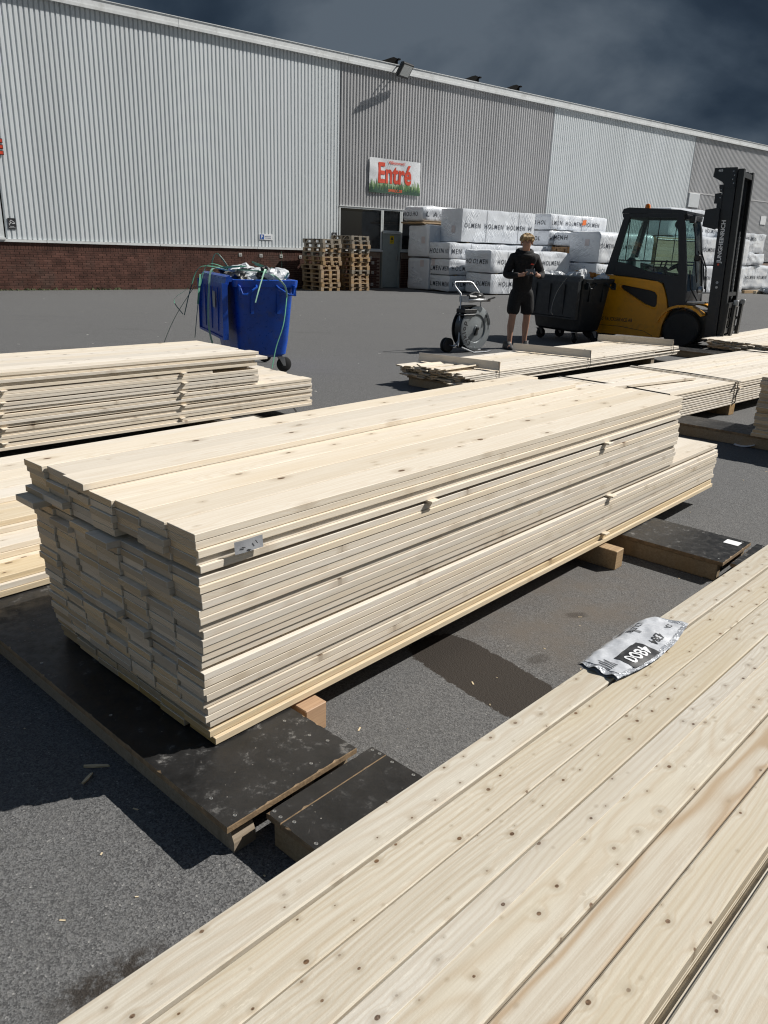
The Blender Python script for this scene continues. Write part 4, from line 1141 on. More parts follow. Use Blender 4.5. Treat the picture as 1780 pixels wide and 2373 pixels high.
# ================================================================== wrapped timber packs
WRAP = film('grey_white_wrap_film', (0.72, 0.75, 0.79), 0.25, 0.5)
WRAPT = pm('wrap_print', (0.030, 0.036, 0.05), 0.5, 0, 0.15, 4, 0.02, 40)
PAPER = pm('pale_pink_label', (0.58, 0.52, 0.52), 0.6, 0, .06, 8, .02, 40)
PACKG = 'film-wrapped timber packs by the wall'
def wrap_pack(label, s0, T, z0, L, w_, h, long_txt=None, end_txt=None, r=0.05, seed=0, strap=(1.25,), amp=1.0, tz=0.55, etz=None, paper=None, th=0.165, bearers=True, rtop=None):
    t = thing('timber_pack', label, 'timber pack', wall_pt(s0, T, z0), WROT + random.Random(seed).uniform(-.012, .012), PACKG)
    D = Vector((L, w_, h))
    sd_ = Vector((seed * 3.7, seed * 1.9, seed * 5.3))
    def disp(p):
        a = noise.noise(p * 1.5 + sd_) * 0.016 + (0.5 - abs(noise.noise(Vector((p.x * 1.1 + p.z * 0.8, p.y * 1.1 + p.z * 0.6, p.z * 2.4)) + sd_ * 2))) * 0.024 + noise.noise(Vector((p.x * 5, p.y * 5, p.z * 2)) + sd_) * 0.002
        return a * amp * 1.35
    def surf(p):
        rr_ = r
        if rtop and p.z > h - rtop - 1e-6 and p.y < rtop + 1e-6: rr_ = rtop
        q_ = Vector((min(max(p.x, r), L - r), min(max(p.y, rr_), w_ - r), min(max(p.z, r), h - rr_)))
        d = p - q_
        if d.length < 1e-6: return p
        d.normalize()
        if rr_ > r:
            q2 = Vector((min(max(p.x, r), L - r), q_.y, q_.z)); ax = 0
            return q2 + Vector((d.x * r, d.y * rr_, d.z * rr_)) + d * disp(p)
        return q_ + d * (r + disp(p))
    mb = MB()
    nx, ny, nz = max(10, int(L / 0.12)), max(8, int(w_ / 0.09)), max(8, int(h / 0.07))
    mb.grid(lambda u, v: surf(Vector((L * u, 0, h * v))), nx, nz)
    mb.grid(lambda u, v: surf(Vector((L * u, w_, h * v))), nx, nz)
    mb.grid(lambda u, v: surf(Vector((0, w_ * u, h * v))), ny, nz)
    mb.grid(lambda u, v: surf(Vector((L, w_ * u, h * v))), ny, nz)
    mb.grid(lambda u, v: surf(Vector((L * u, w_ * v, h))), nx, ny)
    mb.grid(lambda u, v: surf(Vector((L * u, w_ * v, 0.0))), nx, ny)
    mb.obj('wrap', WRAP, t, smooth='all', fix=False)
    def lf(a, b):
        p = Vector((a, 0, b)); return Vector((a, -disp(p) - 0.010, b))
    def ef(a, b):
        p = Vector((0, w_ - a, b)); return Vector((-disp(p) - 0.012, w_ - a, b))
    mb = MB()
    if long_txt:
        x = long_txt[1] if isinstance(long_txt, tuple) else 0.12
        words = (long_txt[0] if isinstance(long_txt, tuple) else long_txt).split()
        for wd in words:
            W1 = 0.166 * len(wd)
            if x + W1 > L: break
            mb = MB()
            add_text(mb, wd, lf, width=W1, height=th, bold=0.007, space=1.35, x=x, y=h * tz - th / 2); x += W1 + 0.22
            mb.obj('lettering', WRAPT, t, fix=False)
    if end_txt:
        x = 0.06; e = etz if etz is not None else tz
        for wd in end_txt.split():
            W1 = 0.15 * len(wd)
            if x + W1 > w_ + 0.02: W1 = w_ - x - 0.02
            if W1 < 0.1: break
            mb = MB()
            add_text(mb, wd, ef, width=W1, height=th, bold=0.007, space=1.3, x=x, y=h * e - th / 2, slant=0.12); x += W1 + 0.08
            mb.obj('lettering', WRAPT, t, fix=False)
    for x in strap:
        if x < L - 0.1:
            MB().grid(lambda u, v: lf(x - 0.008 + 0.016 * u, 0.02 + (h - 0.04) * v), 1, 14).obj('strap', WRAPT, t, fix=False)
    if paper:
        a, b = paper
        MB().grid(lambda u, v: ef(a + 0.2 * u, b + 0.24 * v), 3, 3).obj('paper_label', PAPER, t, fix=False)
    if bearers:
        for x in (0.4, L - 0.4): MB().box(x - 0.05, x + 0.05, 0.03, w_ - 0.03, -0.04, 0.008).obj('bearer', WOODG, t)
    return t
wrap_pack('plain-ended wrapped pack on the ground next to the entrance door', 0.25, 1.9, 0.02, 4.6, 1.25, 1.16, 'HOLMEN HOLMEN', None, 0.07, 1, (), paper=(0.75, 0.85))
wrap_pack('plain-ended wrapped pack on top of the one beside the entrance door', 0.20, 1.9, 1.21, 4.6, 1.22, 1.15, 'HOL HOLMEN', None, 0.09, 2, (), tz=0.38, paper=(0.8, 0.5))
wrap_pack('crumpled wrapped pack topmost on the left, on a brown timber deck', 0.15, 1.55, 2.50, 3.2, 1.15, 0.50, 'L A HOLMEN', 'HOU HO', 0.10, 3, (), amp=2.2, tz=0.5, bearers=False)
dk = thing('timber_deck', 'brown timber deck under the topmost left wrapped pack', 'timber', wall_pt(0.05, 1.62, 2.385), WROT)
for i in range(9): MB().cbox(0.02, 3.4, i * 0.14, i * 0.14 + 0.13, 0.03, 0.085, 0.004).obj('plank', WOODP, dk)
for x in (0.1, 1.6, 3.2): MB().cbox(x, x + 0.1, 0.0, 1.25, 0.0, 0.0295, 0.004).obj('bearer', WOODG, dk)
wrap_pack('lowest of three thin wrapped packs behind the strapping cart', 0.27, 3.05, 0.05, 5.3, 1.1, 0.55, 'HOLME HOLMEN HOLMEN', 'LMEN MEN', 0.06, 4, (1.15, 2.7), amp=1.6, tz=0.45)
wrap_pack('middle of three thin wrapped packs behind the strapping cart', 0.22, 3.05, 0.63, 5.3, 1.08, 0.54, 'HOLME HOLMEN HOLMEN', 'LMEN MEN', 0.06, 5, (1.15, 2.7), amp=1.6, tz=0.42, paper=(0.1, 0.3))
wrap_pack('uppermost of three thin wrapped packs behind the strapping cart', 0.18, 3.05, 1.205, 5.4, 1.1, 0.55, 'MEN HOLMEN HOLMEN', 'HOLIN HOL', 0.05, 6, (1.1, 3.6), amp=1.4, tz=0.47)
wrap_pack('tall wide wrapped pack with three clear words high above the cart', 0.74, 3.05, 1.80, 3.95, 1.15, 1.15, 'OLMEN HOLMEN HOLMEN H', None, 0.03, 7, (1.27, 3.02), amp=0.6, tz=0.505, paper=(0.62, 0.32))
wrap_pack('lower of two front wrapped packs left of the standing person', 0.83, 4.6, 0.04, 4.4, 1.3, 0.70, ('HOLMEN HOLMEN HOLMEN', 0.42), 'HOL OLMEN', 0.06, 8, (0.95, 2.6), amp=1.7, tz=0.5, paper=None)
wrap_pack('upper of two front wrapped packs left of the standing person', 0.76, 4.6, 0.77, 4.4, 1.3, 0.76, ('HOLMEN HOLMEN HOLMEN', 0.35), 'HO OLMEN', 0.07, 9, (0.9, 2.6), amp=1.9, tz=0.5)
for k, (z0, h, txt, lbl) in enumerate(((2.42, 0.58, 'LMEN HOLMEN HOLMEN HOL', 'topmost wrapped pack behind the standing person, with an orange tag'), (1.82, 0.56, 'HO LMEN HOLMEN', 'second wrapped pack from the top behind the standing person'), (1.22, 0.56, 'HOLMEN HOLMEN', 'third wrapped pack from the top behind the standing person'), (0.62, 0.56, 'HOLMEN HOLMEN', 'fourth wrapped pack from the top behind the standing person'), (0.03, 0.55, 'HOLMEN', 'lowest wrapped pack in the row behind the standing person'))):
    tk = wrap_pack(lbl, 5.72 - 0.02 * k, 3.0, z0, 3.7 if k == 0 else 4.3, 1.1, h, (txt, 0.06), ('HO HOL', 'OIOL')[k % 2] if k < 2 else None, 0.08, 11 + k, (0.45, 2.0), amp=1.5, tz=0.45)
    if k == 0: MB().grid(lambda u, v: (1.98 + 0.24 * u, -0.05 - 0.01 * v, 0.22 + 0.2 * v + 0.03 * u), 2, 2).obj('orange_tag', pm('orange_tag', (0.75, 0.16, 0.03), 0.5), tk, fix=False)
# torn pack with bare wood showing
tn = wrap_pack('torn wrapped pack with brown bare wood showing at its end', 5.92, 4.0, 1.80, 4.4, 1.0, 0.52, None, 'MEN H', 0.12, 21, (), amp=3.0, tz=0.62)
for k in range(4):
    for c in range(7):
        plank(tn, -0.04 + rp.uniform(-.03, .03), 4.3, 0.02 + c * 0.138, 0.02 + c * 0.138 + 0.132, -0.36 + k * 0.082, -0.36 + k * 0.082 + 0.074, (WOODO, WOODO), name='plank', q=0.1, ch=0.003)
for k, (z0, h) in enumerate(((0.78, 0.60), (0.05, 0.68))):
    wrap_pack(('upper', 'lower')[k] + ' crumpled wrapped pack under the torn one', 5.85, 4.0, z0, 4.5, 1.0, h, None, ('HOLMEN', 'MEN HO')[k], 0.1, 24 + k, (), amp=2.5, etz=0.75)
wrap_pack('round-shouldered wrapped pack left of the forklift cab', 5.75, 5.5, 1.22, 3.6, 1.45, 1.13, ('OLMEN HOLMEN', 0.04), None, 0.05, 27, (1.9,), amp=0.8, tz=0.55, rtop=0.22, paper=(0.75, 0.6))
for k, (z0, h) in enumerate(((0.62, 0.55), (0.03, 0.55))):
    wrap_pack(('upper', 'lower')[k] + ' wrapped pack below the round-shouldered one, behind the grey bin', 5.68, 5.5, z0, 4.0, 1.45, h, 'HOLMEN HOLMEN', None, 0.07, 29 + k, (), amp=2.0)
# bare planed timber seen through the cab
tb = thing('timber_pack', 'unwrapped pack of yellowish planks seen through the forklift cab windows', 'timber pack', wall_pt(9.55, 5.5, 0), WROT, 'unwrapped timber packs')
for k in range(16):
    z0 = 0.10 + k * 0.134 + (0.05 if k > 7 else 0)
    for c in range(5):
        if 0 < c < 4 and k < 15: continue
        plank(tb, 0 + rp.uniform(-.02, .02), 3.0, c * 0.22, c * 0.22 + 0.214, z0, z0 + 0.128, (WOODY, ENDY), q=0.1, ch=0.004)
MB().grid(lambda u, v: (-0.05 + 3.1 * u, -0.02 + 1.15 * v, 2.30 + 0.02 * noise.noise((u * 9, v * 5, 2)) - 0.1 * (v < 0.02)), 30, 12).obj('cover_film', WRAP, tb, smooth='all', fix=False)
wrap_pack('highest wrapped pack behind the forklift cab roof', 12.6, 4.0, 2.44, 4.6, 1.3, 1.16, ('HOLMEN HOLMEN HOLMEN', 0.6), None, 0.06, 31, (1.6, 3.2), amp=1.0, tz=0.25)
wrap_pack('large wrapped pack behind the forklift windscreen', 12.75, 5.6, 1.24, 4.2, 1.5, 1.15, 'HOLMEN HOLMEN', None, 0.06, 32, (), amp=0.8)
wrap_pack('wrapped pack on the ground behind the forklift cab', 12.8, 5.6, 0.04, 4.2, 1.5, 1.14, 'HOLMEN HOLMEN', None, 0.06, 33, (), amp=1.2)
wrap_pack('wrapped pack under the highest one behind the forklift', 12.7, 4.0, 1.22, 4.4, 1.2, 1.16, None, None, 0.06, 34, (), amp=1.0)
wrap_pack('upper shiny wrapped pack right of the forklift mast', 16.6, 4.5, 1.86, 4.05, 1.2, 0.86, ('HOLMEN HOLMEN', 2.05), None, 0.05, 35, (), amp=2.6, tz=0.72)
wrap_pack('middle shiny wrapped pack right of the forklift mast', 16.6, 4.5, 1.27, 4.15, 1.2, 0.54, None, None, 0.05, 36, (), amp=2.8)
wrap_pack('lowest wrapped pack right of the forklift mast', 16.8, 4.5, 0.12, 5.4, 1.3, 1.10, ('HOLMEN HOLMEN HOLMEN', 1.2), None, 0.06, 37, (), amp=1.6, tz=0.5)
# timbers and torn film on the ground at the far right
for i, (s, t_, L_t, a) in enumerate(((16.5, 6.0, 4.5, 0.02), (16.9, 6.35, 4.8, -0.03), (18.2, 6.9, 4.0, 0.05))):
    tm = MB().cbox(0, L_t, 0, 0.14, 0, 0.13, 0.006)
    tag(tm.obj('timber_beam', (WOODP, WOODY, WOODG)[i], loc=wall_pt(s, t_, 0.001), rot=(0, 0, WROT + a)), ('brown timber on the ground nearest the far right packs', 'middle yellow timber on the ground at the far right', 'outermost grey timber on the ground at the far right')[i], 'timber', 'timbers lying at the far right')
def crumple(mb, c, rx, ry, rz_, seed, n=14, mi=0, M=None):
    sd_ = Vector((seed * 2.3, seed * 4.1, seed * 1.3))
    def fn(u, v):
        th = 2 * PI * u; ph = PI * (v - 0.5)
        d = Vector((math.cos(th) * math.cos(ph), math.sin(th) * math.cos(ph), math.sin(ph)))
        k = 1 + 0.55 * noise.noise(d * 1.7 + sd_) + 0.42 * (0.5 - abs(noise.noise(d * 3.4 + sd_)))
        return Vector((c[0] + d.x * rx * k, c[1] + d.y * ry * k, c[2] + d.z * rz_ * k))
    mb.grid(fn, n * 2, n, mi, M)
SCRAP = film('scrap_film', (0.60, 0.62, 0.64), 0.3, 0.7)
for i, (s, t_, lbl) in enumerate(((17.6, 6.75, 'crumpled torn film between the timbers at the far right'), (19.6, 6.6, 'small crumpled film heap near the right end of the timbers'))):
    mb = MB(); crumple(mb, (0, 0, 0.16), 0.5 - 0.1 * i, 0.25, 0.15, 40 + i, 16)
    tag(mb.obj('film_scrap', SCRAP, loc=wall_pt(s, t_, 0), fix=False), lbl, 'plastic scrap', 'film scraps at the far right')
# shrubs at the far right, beyond the packs
LEAF = pm('shrub_leaf', (0.05, 0.085, 0.022), 0.6, 0, 0.5, 9, 0.1, 30)
for i, (s, t_, h) in enumerate(((33.0, 1.2, 1.9), (35.2, 2.0, 2.3))):
    sb = thing('shrub', ('nearer', 'farther')[i] + ' small green shrub past the right-hand packs', 'shrub', wall_pt(s, t_, 0), 0, 'shrubs at the far right')
    mb = MB(); rs = random.Random(70 + i)
    for k in range(900):
        d = Vector((rs.gauss(0, 1), rs.gauss(0, 1), rs.gauss(0, 1))).normalized() * rs.random() ** 0.4
        p = Vector((d.x * 0.9, d.y * 0.9, h * 0.55 + d.z * h * 0.45)); a = rs.uniform(0.03, 0.07)
        M_ = Matrix.Translation(p) @ Matrix.Rotation(rs.uniform(0, 6), 4, 'Z') @ Matrix.Rotation(rs.uniform(-1, 1), 4, 'X')
        mb.add([(-a, 0, 0), (0, -a * .5, 0.01), (a, 0, 0), (0, a * .5, 0.01)], [(0, 1, 2, 3)], 0, M_)
    mb.obj('crown', LEAF, sb, fix=False)
    mb = MB()
    for k in range(6): mb.tube([(0, 0, 0), (rs.uniform(-.2, .2), rs.uniform(-.2, .2), h * 0.4), (rs.uniform(-.5, .5), rs.uniform(-.5, .5), h * 0.8)], [0.025, 0.015, 0.005], 6)
    mb.obj('trunk', WOODG, sb)

# ================================================================== four-wheel bins
def rrect(hx, hy, r, n=4):
    pts = []
    for cx, cy, a0 in ((hx - r, hy - r, 0), (-hx + r, hy - r, 90), (-hx + r, -hy + r, 180), (hx - r, -hy + r, 270)):
        for k in range(n + 1):
            a = rad(a0 + 90 * k / n); pts.append((cx + r * math.cos(a), cy + r * math.sin(a)))
    return pts
def loft(mb, rings, mi=0, cap0=True, cap1=True, M=None):
    n = len(rings[0]); vs = [p for r_ in rings for p in r_]; fs = []
    for i in range(len(rings) - 1):
        for k in range(n): fs.append((i * n + k, i * n + (k + 1) % n, (i + 1) * n + (k + 1) % n, (i + 1) * n + k))
    if cap0: fs.append(tuple(range(n))[::-1])
    if cap1: fs.append(tuple((len(rings) - 1) * n + k for k in range(n)))
    return mb.add(vs, fs, mi, M)
BLUEP = pm('blue_bin_plastic', (0.007, 0.070, 0.42), 0.34, 0, 0.18, 3.5, 0.05, 60, dirt=(0.06, 0.07, 0.11), dirt_amt=0.45)
GREYP = pm('charcoal_bin_plastic', (0.008, 0.012, 0.016), 0.5, 0, 0.25, 3.5, 0.05, 60, dirt=(0.06, 0.06, 0.06), dirt_amt=0.35)
def bin_(name, label, loc, rotz, mat):
    t = thing(name, label, 'bin', loc, rotz, 'four-wheel waste bins')
    mb = MB()
    R_ = [(0.19, 0.25, 0.48, .07), (0.23, 0.295, 0.54, .09), (0.40, 0.315, 0.575, .09), (0.98, 0.352, 0.645, .08), (1.02, 0.36, 0.655, .08), (1.025, 0.388, 0.69, .06), (1.10, 0.395, 0.70, .06), (1.105, 0.385, 0.69, .05), (1.105, 0.345, 0.64, .05), (1.0, 0.335, 0.63, .06), (0.28, 0.28, 0.52, .08)]
    loft(mb, [[(x, y, z) for x, y in rrect(a, b, r_)] for z, a, b, r_ in R_])
    for x in (-0.16, 0.16): mb.box(x - 0.02, x + 0.02, -0.648, -0.615, 0.72, 1.02)
    mb.obj('body', mat, t, smooth=True)
    for sx in (-1, 1):
        mb = MB()
        mb.tube([(sx * 0.33, -0.69, 1.04), (sx * 0.33, -0.735, 1.035), (sx * 0.30, -0.76, 0.945), (sx * 0.25, -0.76, 0.945), (sx * 0.13, -0.735, 1.02), (sx * 0.12, -0.69, 1.04)], 0.014, 8)
        mb.box(sx * 0.33 - 0.012, sx * 0.33 + 0.012, -0.755, -0.66, 0.93, 1.03)
        mb.obj('grip', mat, t, smooth=True)
    for x in (-0.24, 0.24):
        for y in (-0.44, 0.44):
            a = R.uniform(-0.5, 0.5)
            Mw = Matrix.Translation((x, y, 0)) @ Matrix.Rotation(a, 4, 'Z')
            c = MB(); c.box(-0.055, 0.055, -0.045, 0.045, 0.185, 0.195, 0, Mw)
            for s_ in (-1, 1): c.prism([(-0.04, 0.186), (0.04, 0.186), (0.055, 0.08), (0.025, 0.08)], s_ * 0.034 - 0.003, s_ * 0.034 + 0.003, 'y', 0, Mw)
            co = c.obj('castor', STEEL, t)
            wv = MB(); wv.lathe([(0.02, -0.024), (0.075, -0.024), (0.090, -0.017), (0.095, 0), (0.090, 0.017), (0.075, 0.024), (0.02, 0.024)], 24, 0, Mw @ Matrix.Translation((0.04, 0, 0.096)) @ Matrix.Rotation(PI / 2, 4, 'X'))
            wv.obj('wheel', RUBBER, co, smooth=True)
    # lid hanging open over the long side
    mb = MB()
    prof = [(-0.385, 1.11), (-0.42, 1.15), (-0.46, 1.13), (-0.475, 1.05), (-0.49, 0.75), (-0.50, 0.46), (-0.485, 0.44), (-0.468, 0.46), (-0.458, 0.75), (-0.445, 1.03), (-0.425, 1.08), (-0.395, 1.075)]
    mb.prism(prof, -0.665, 0.665, 'y')
    mb.box(-0.52, -0.455, -0.685, -0.655, 0.43, 1.06); mb.box(-0.52, -0.455, 0.655, 0.685, 0.43, 1.06); mb.box(-0.52, -0.462, -0.655, 0.655, 0.425, 0.45)
    for y in (-0.35, 0.0, 0.35): mb.box(-0.506, -0.49, y - 0.012, y + 0.012, 0.50, 1.0)
    for y in (-0.4, 0.4): mb.cyl((-0.40, y - 0.06, 1.115), (-0.40, y + 0.06, 1.115), 0.03, n=12)
    mb.obj('lid', mat, t)
    return t
bl = bin_('waste_bin', 'blue four-wheel bin heaped with plastic film and green strapping', (-1.742, 9.907, 0), rad(24.8), BLUEP)
mb = MB(); mb.box(-0.507, -0.5045, -0.24, -0.12, 0.76, 0.95); mb.obj('sticker', pm('worn_grey_sticker', (0.38, 0.39, 0.40), 0.6, 0, 0.3, 30, .05, 60), bl)
gb = bin_('waste_bin', 'charcoal four-wheel bin with plastic scraps beside the standing person', (3.225, 14.48, 0), rad(33.4), GREYP)
GREEN = pm('green_strapping', (0.10, 0.30, 0.20), 0.35, 0, 0.2, 5, 0.05, 60)
GREENL = pm('pale_green_strapping', (0.30, 0.52, 0.40), 0.35, 0, 0.15, 5, 0.05, 60)
def ribbon(mb, pts, w_=0.016, mi=0, seed=0, n=24):
    P = [Vector(p) for p in pts]
    def bez(t):
        # Catmull-Rom through the points
        k = t * (len(P) - 1); i = min(int(k), len(P) - 2); f = k - i
        p0 = P[max(i - 1, 0)]; p1 = P[i]; p2 = P[i + 1]; p3 = P[min(i + 2, len(P) - 1)]
        return 0.5 * ((2 * p1) + (p2 - p0) * f + (2 * p0 - 5 * p1 + 4 * p2 - p3) * f * f + (3 * p1 - p0 - 3 * p2 + p3) * f ** 3)
    Q = [bez(i / n) for i in range(n + 1)]
    rr_ = random.Random(seed)
    side = Vector((rr_.uniform(-1, 1), rr_.uniform(-1, 1), rr_.uniform(-.3, .3))).normalized()
    vs = []
    for i, q in enumerate(Q):
        t_ = (Q[min(i + 1, n)] - Q[max(i - 1, 0)]).normalized()
        s_ = side - t_ * side.dot(t_)
        s_ = s_.normalized() * w_ / 2
        nn = t_.cross(s_).normalized() * 0.0008
        vs += [q - s_ - nn, q + s_ - nn, q + s_ + nn, q - s_ + nn]
    fs = []
    for i in range(n):
        a = i * 4; b = a + 4
        for k in range(4): fs.append((a + k, a + (k + 1) % 4, b + (k + 1) % 4, b + k))
    mb.add(vs, fs, mi)
# contents of the blue bin
sl = MB(); rs = random.Random(9)
for i in range(15):
    crumple(sl, (rs.uniform(-.22, .22), rs.uniform(-.55, .55), rs.uniform(1.02, 1.10) + (0.07 if i < 4 else 0)), rs.uniform(.09, .17), rs.uniform(.10, .18), rs.uniform(.06, .11), 100 + i, 10)
so = tag(sl.obj('film_heap', SCRAP, loc=bl.location, rot=(0, 0, rad(24.8)), fix=False), 'heap of crumpled silver film filling the blue bin', 'plastic scrap', kind='stuff')
sl = MB()
for i in range(16):
    crumple(sl, (rs.uniform(-.25, .25), rs.uniform(-.6, .6), rs.uniform(1.06, 1.17)), rs.uniform(.05, .12), rs.uniform(.06, .14), rs.uniform(.04, .09), 140 + i, 8)
tag(sl.obj('black_film', BLACKP, loc=bl.location, rot=(0, 0, rad(24.8)), fix=False), 'crumpled black film pieces in the heap on the blue bin', 'plastic scrap', kind='stuff')
gs = MB()
STR = [[(0.05, -0.5, 1.15), (-0.02, -0.72, 1.22), (-0.12, -0.80, 1.0), (-0.16, -0.79, 0.86)],
       [(0.0, -0.4, 1.18), (0.08, -0.70, 1.16), (0.19, -0.78, 1.05), (0.22, -0.79, 0.92)],
       [(0.22, -0.78, 0.93), (0.17, -0.80, 0.62), (0.08, -0.79, 0.35), (0.03, -0.77, 0.10)],
       [(-0.30, -0.1, 1.18), (-0.50, -0.15, 1.20), (-0.56, -0.2, 1.0), (-0.60, -0.28, 0.55), (-0.53, -0.30, 0.20)],
       [(-0.25, 0.2, 1.2), (-0.5, 0.1, 1.24), (-0.60, 0.15, 0.95), (-0.66, 0.3, 0.35)],
       [(-0.3, 0.35, 1.2), (-0.55, 0.35, 1.2), (-0.7, 0.4, 0.95), (-0.86, 0.5, 0.8), (-0.75, 0.55, 0.62)],
       [(-0.2, 0.5, 1.2), (-0.50, 0.55, 1.20), (-0.62, 0.6, 0.95), (-0.72, 0.62, 0.60)],
       [(-0.62, 0.35, 0.98), (-0.85, 0.5, 0.60), (-1.0, 0.6, 0.25), (-1.05, 0.62, 0.02), (-1.12, 0.6, 0.006)],
       [(-0.1, 0.6, 1.15), (-0.25, 0.66, 1.36), (-0.32, 0.66, 1.28), (-0.33, 0.66, 1.1)],
       [(0.33, -0.2, 1.10), (0.34, -0.2, 1.30), (0.335, -0.2, 1.42)],
       [(-0.3, -0.3, 1.2), (0.0, -0.45, 1.19), (0.30, -0.55, 1.13)], [(0.1, 0.3, 1.28), (0.25, -0.1, 1.2), (0.33, -0.45, 1.13)], [(0.15, 0.35, 1.25), (0.25, 0.0, 1.2), (0.3, -0.4, 1.14)],
       [(-0.36, 0.0, 1.21), (-0.1, -0.15, 1.24), (-0.05, 0.2, 1.22)], [(0.25, -0.62, 1.12), (0.28, -0.66, 1.19)], [(0.12, -0.45, 1.15), (0.13, -0.48, 1.24)],
       [(-0.35, 0.5, 1.15), (-0.55, 0.3, 1.12), (-0.62, 0.0, 1.1), (-0.7, -0.2, 0.8)]]
for i, s_ in enumerate(STR): ribbon(gs, s_, 0.022, 1 if i in (0, 1, 3, 14, 15) else 0, i)
tag(gs.obj('strapping_tangle', [GREEN, GREENL], loc=bl.location, rot=(0, 0, rad(24.8)), fix=False), 'tangle of green plastic strapping spilling over the blue bin', 'strapping', kind='stuff')
# contents of the grey bin
sl = MB()
for i in range(15):
    crumple(sl, (rs.uniform(-.26, .26), rs.uniform(-.6, .6), rs.uniform(1.05, 1.13)), rs.uniform(.05, .12), rs.uniform(.05, .13), rs.uniform(.05, .13), 200 + i, 9)
tag(sl.obj('film_heap', SCRAP, loc=gb.location, rot=(0, 0, rad(33.4)), fix=False), 'pale torn film pieces poking out of the charcoal bin', 'plastic scrap', kind='stuff')
for i, (p, c_, lbl) in enumerate((((0.12, -0.35, 1.14), (0.50, 0.17, 0.02), 'orange scrap sticking out of the charcoal bin'), ((0.2, 0.1, 1.15), (0.62, 0.30, 0.02), 'yellow scrap near the right rim of the charcoal bin'))):
    mb = MB(); crumple(mb, (0, 0, 0), 0.09, 0.06, 0.06, 230 + i, 8)
    Mg = Matrix.Rotation(rad(33.4), 4, 'Z')
    tag(mb.obj('cardboard_scrap', pm(('orange_scrap', 'yellow_scrap')[i], c_, 0.6), loc=gb.location + Mg @ Vector(p), fix=False), lbl, 'scrap', 'scraps in the charcoal bin')
gs = MB()
ribbon(gs, [(0.1, -0.2, 1.3), (-0.15, -0.3, 1.22), (-0.45, -0.35, 1.12), (-0.58, -0.25, 0.85), (-0.62, -0.2, 0.55), (-0.56, -0.2, 0.48)], 0.014, 0, 3)
ribbon(gs, [(0.34, 0.2, 1.05), (0.345, 0.2, 1.3), (0.345, 0.21, 1.52)], 0.014, 0, 4)
ribbon(gs, [(-0.3, 0.1, 1.12), (-0.2, 0.0, 1.22), (-0.26, -0.1, 1.28)], 0.014, 0, 5)
tag(gs.obj('strapping_tangle', pm('grey_strapping', (0.36, 0.38, 0.38), 0.35), loc=gb.location, rot=(0, 0, rad(33.4)), fix=False), 'loose grey strapping hanging over the charcoal bin', 'strapping', kind='stuff')

# ================================================================== strapping cart
ct = thing('strapping_cart', 'steel strapping reel cart with grey disc left of the standing person', 'strapping cart', (1.33, 12.22, 0), rad(42))
DISC = pm('grey_disc_paint', (0.22, 0.24, 0.25), 0.42, 0.3, 0.12, 5, 0.04, 50)
CH = 0.362
Mz = Matrix.Translation((0, 0, CH)) @ Matrix.Rotation(PI / 2, 4, 'X')      # local z of the lathe points to -y
mb = MB(); mb.lathe([(0.0, 0.020), (0.045, 0.020), (0.05, 0.006), (0.10, 0.004), (0.19, -0.012), (0.205, -0.012), (0.215, 0.006), (0.325, 0.006), (0.335, 0.0), (0.33, -0.012), (0.0, -0.012)], 56, 0, Mz)
mb.obj('front_disc', DISC, ct, smooth=True)
mb = MB(); mb.lathe([(0.27, -0.013), (0.27, -0.19)], 40, 0, Mz); mb.obj('drum', BLACKP, ct, smooth=True)
mb = MB(); mb.lathe([(0.0, -0.19), (0.325, -0.19), (0.333, -0.20), (0.325, -0.21), (0.0, -0.21)], 48, 0, Mz); mb.obj('rear_disc', BLACKM, ct, smooth=True)
mb = MB(); mb.lathe([(0.29, -0.02), (0.315, -0.05), (0.318, -0.15), (0.29, -0.18)], 40, 0, Mz); mb.obj('strap_coil', pm('black_strap_coil', (0.02, 0.024, 0.024), 0.35), ct, smooth=True)
mb = MB(); mb.lathe([(0.0, 0.05), (0.022, 0.05), (0.026, 0.021)], 16, 0, Mz); mb.lathe([(0.0, 0.035), (0.02, 0.035), (0.022, 0.005)], 12, 0, Mz @ Matrix.Translation((-0.02, -0.085, 0))); mb.box(-0.03, 0.01, -0.036, -0.02, CH - 0.09, CH)
mb.obj('hub', BLACKM, ct)
mb = MB()
angs = [236, 220, 204, 192, 178, 160]
for ch_, a in zip('cyklop', angs):
    aa = rad(a)
    er = Vector((math.cos(aa), 0, math.sin(aa))); et = Vector((math.sin(aa), 0, -math.cos(aa)))
    add_text(mb, ch_, lambda u, v: Vector((0, -0.009, CH)) + er * (0.232 + v) + et * u, height=0.088 if ch_ in 'yklp' else 0.062, bold=0.025, align='c', y=-0.024 if ch_ in 'yp' else 0.0)
prev = None
for k in range(11):
    a = rad(-5 + 4.2 * k)
    p = (Vector((0.272 * math.cos(a), -0.009, CH + 0.272 * math.sin(a))), Vector((0.286 * math.cos(a), -0.009, CH + 0.286 * math.sin(a))))
    if prev: mb.add([prev[0], prev[1], p[1], p[0]], [(0, 1, 2, 3)])
    prev = p
a = rad(47)
mb.add([(0.255 * math.cos(rad(36)), -0.009, CH + 0.255 * math.sin(rad(36))), (0.305 * math.cos(rad(36)), -0.009, CH + 0.305 * math.sin(rad(36))), (0.28 * math.cos(a), -0.009, CH + 0.28 * math.sin(a))], [(0, 1, 2)])
for a, r_ in ((112, 0.27), (95, 0.27), (125, 0.30)):
    mb.lathe([(0.0, 0.0), (0.018, 0.0)], 10, 0, Matrix.Translation((r_ * math.cos(rad(a)), -0.009, CH + r_ * math.sin(rad(a)))) @ Matrix.Rotation(PI / 2, 4, 'X'))
mb.obj('print', BLACKT, ct, fix=False)
mb = MB()
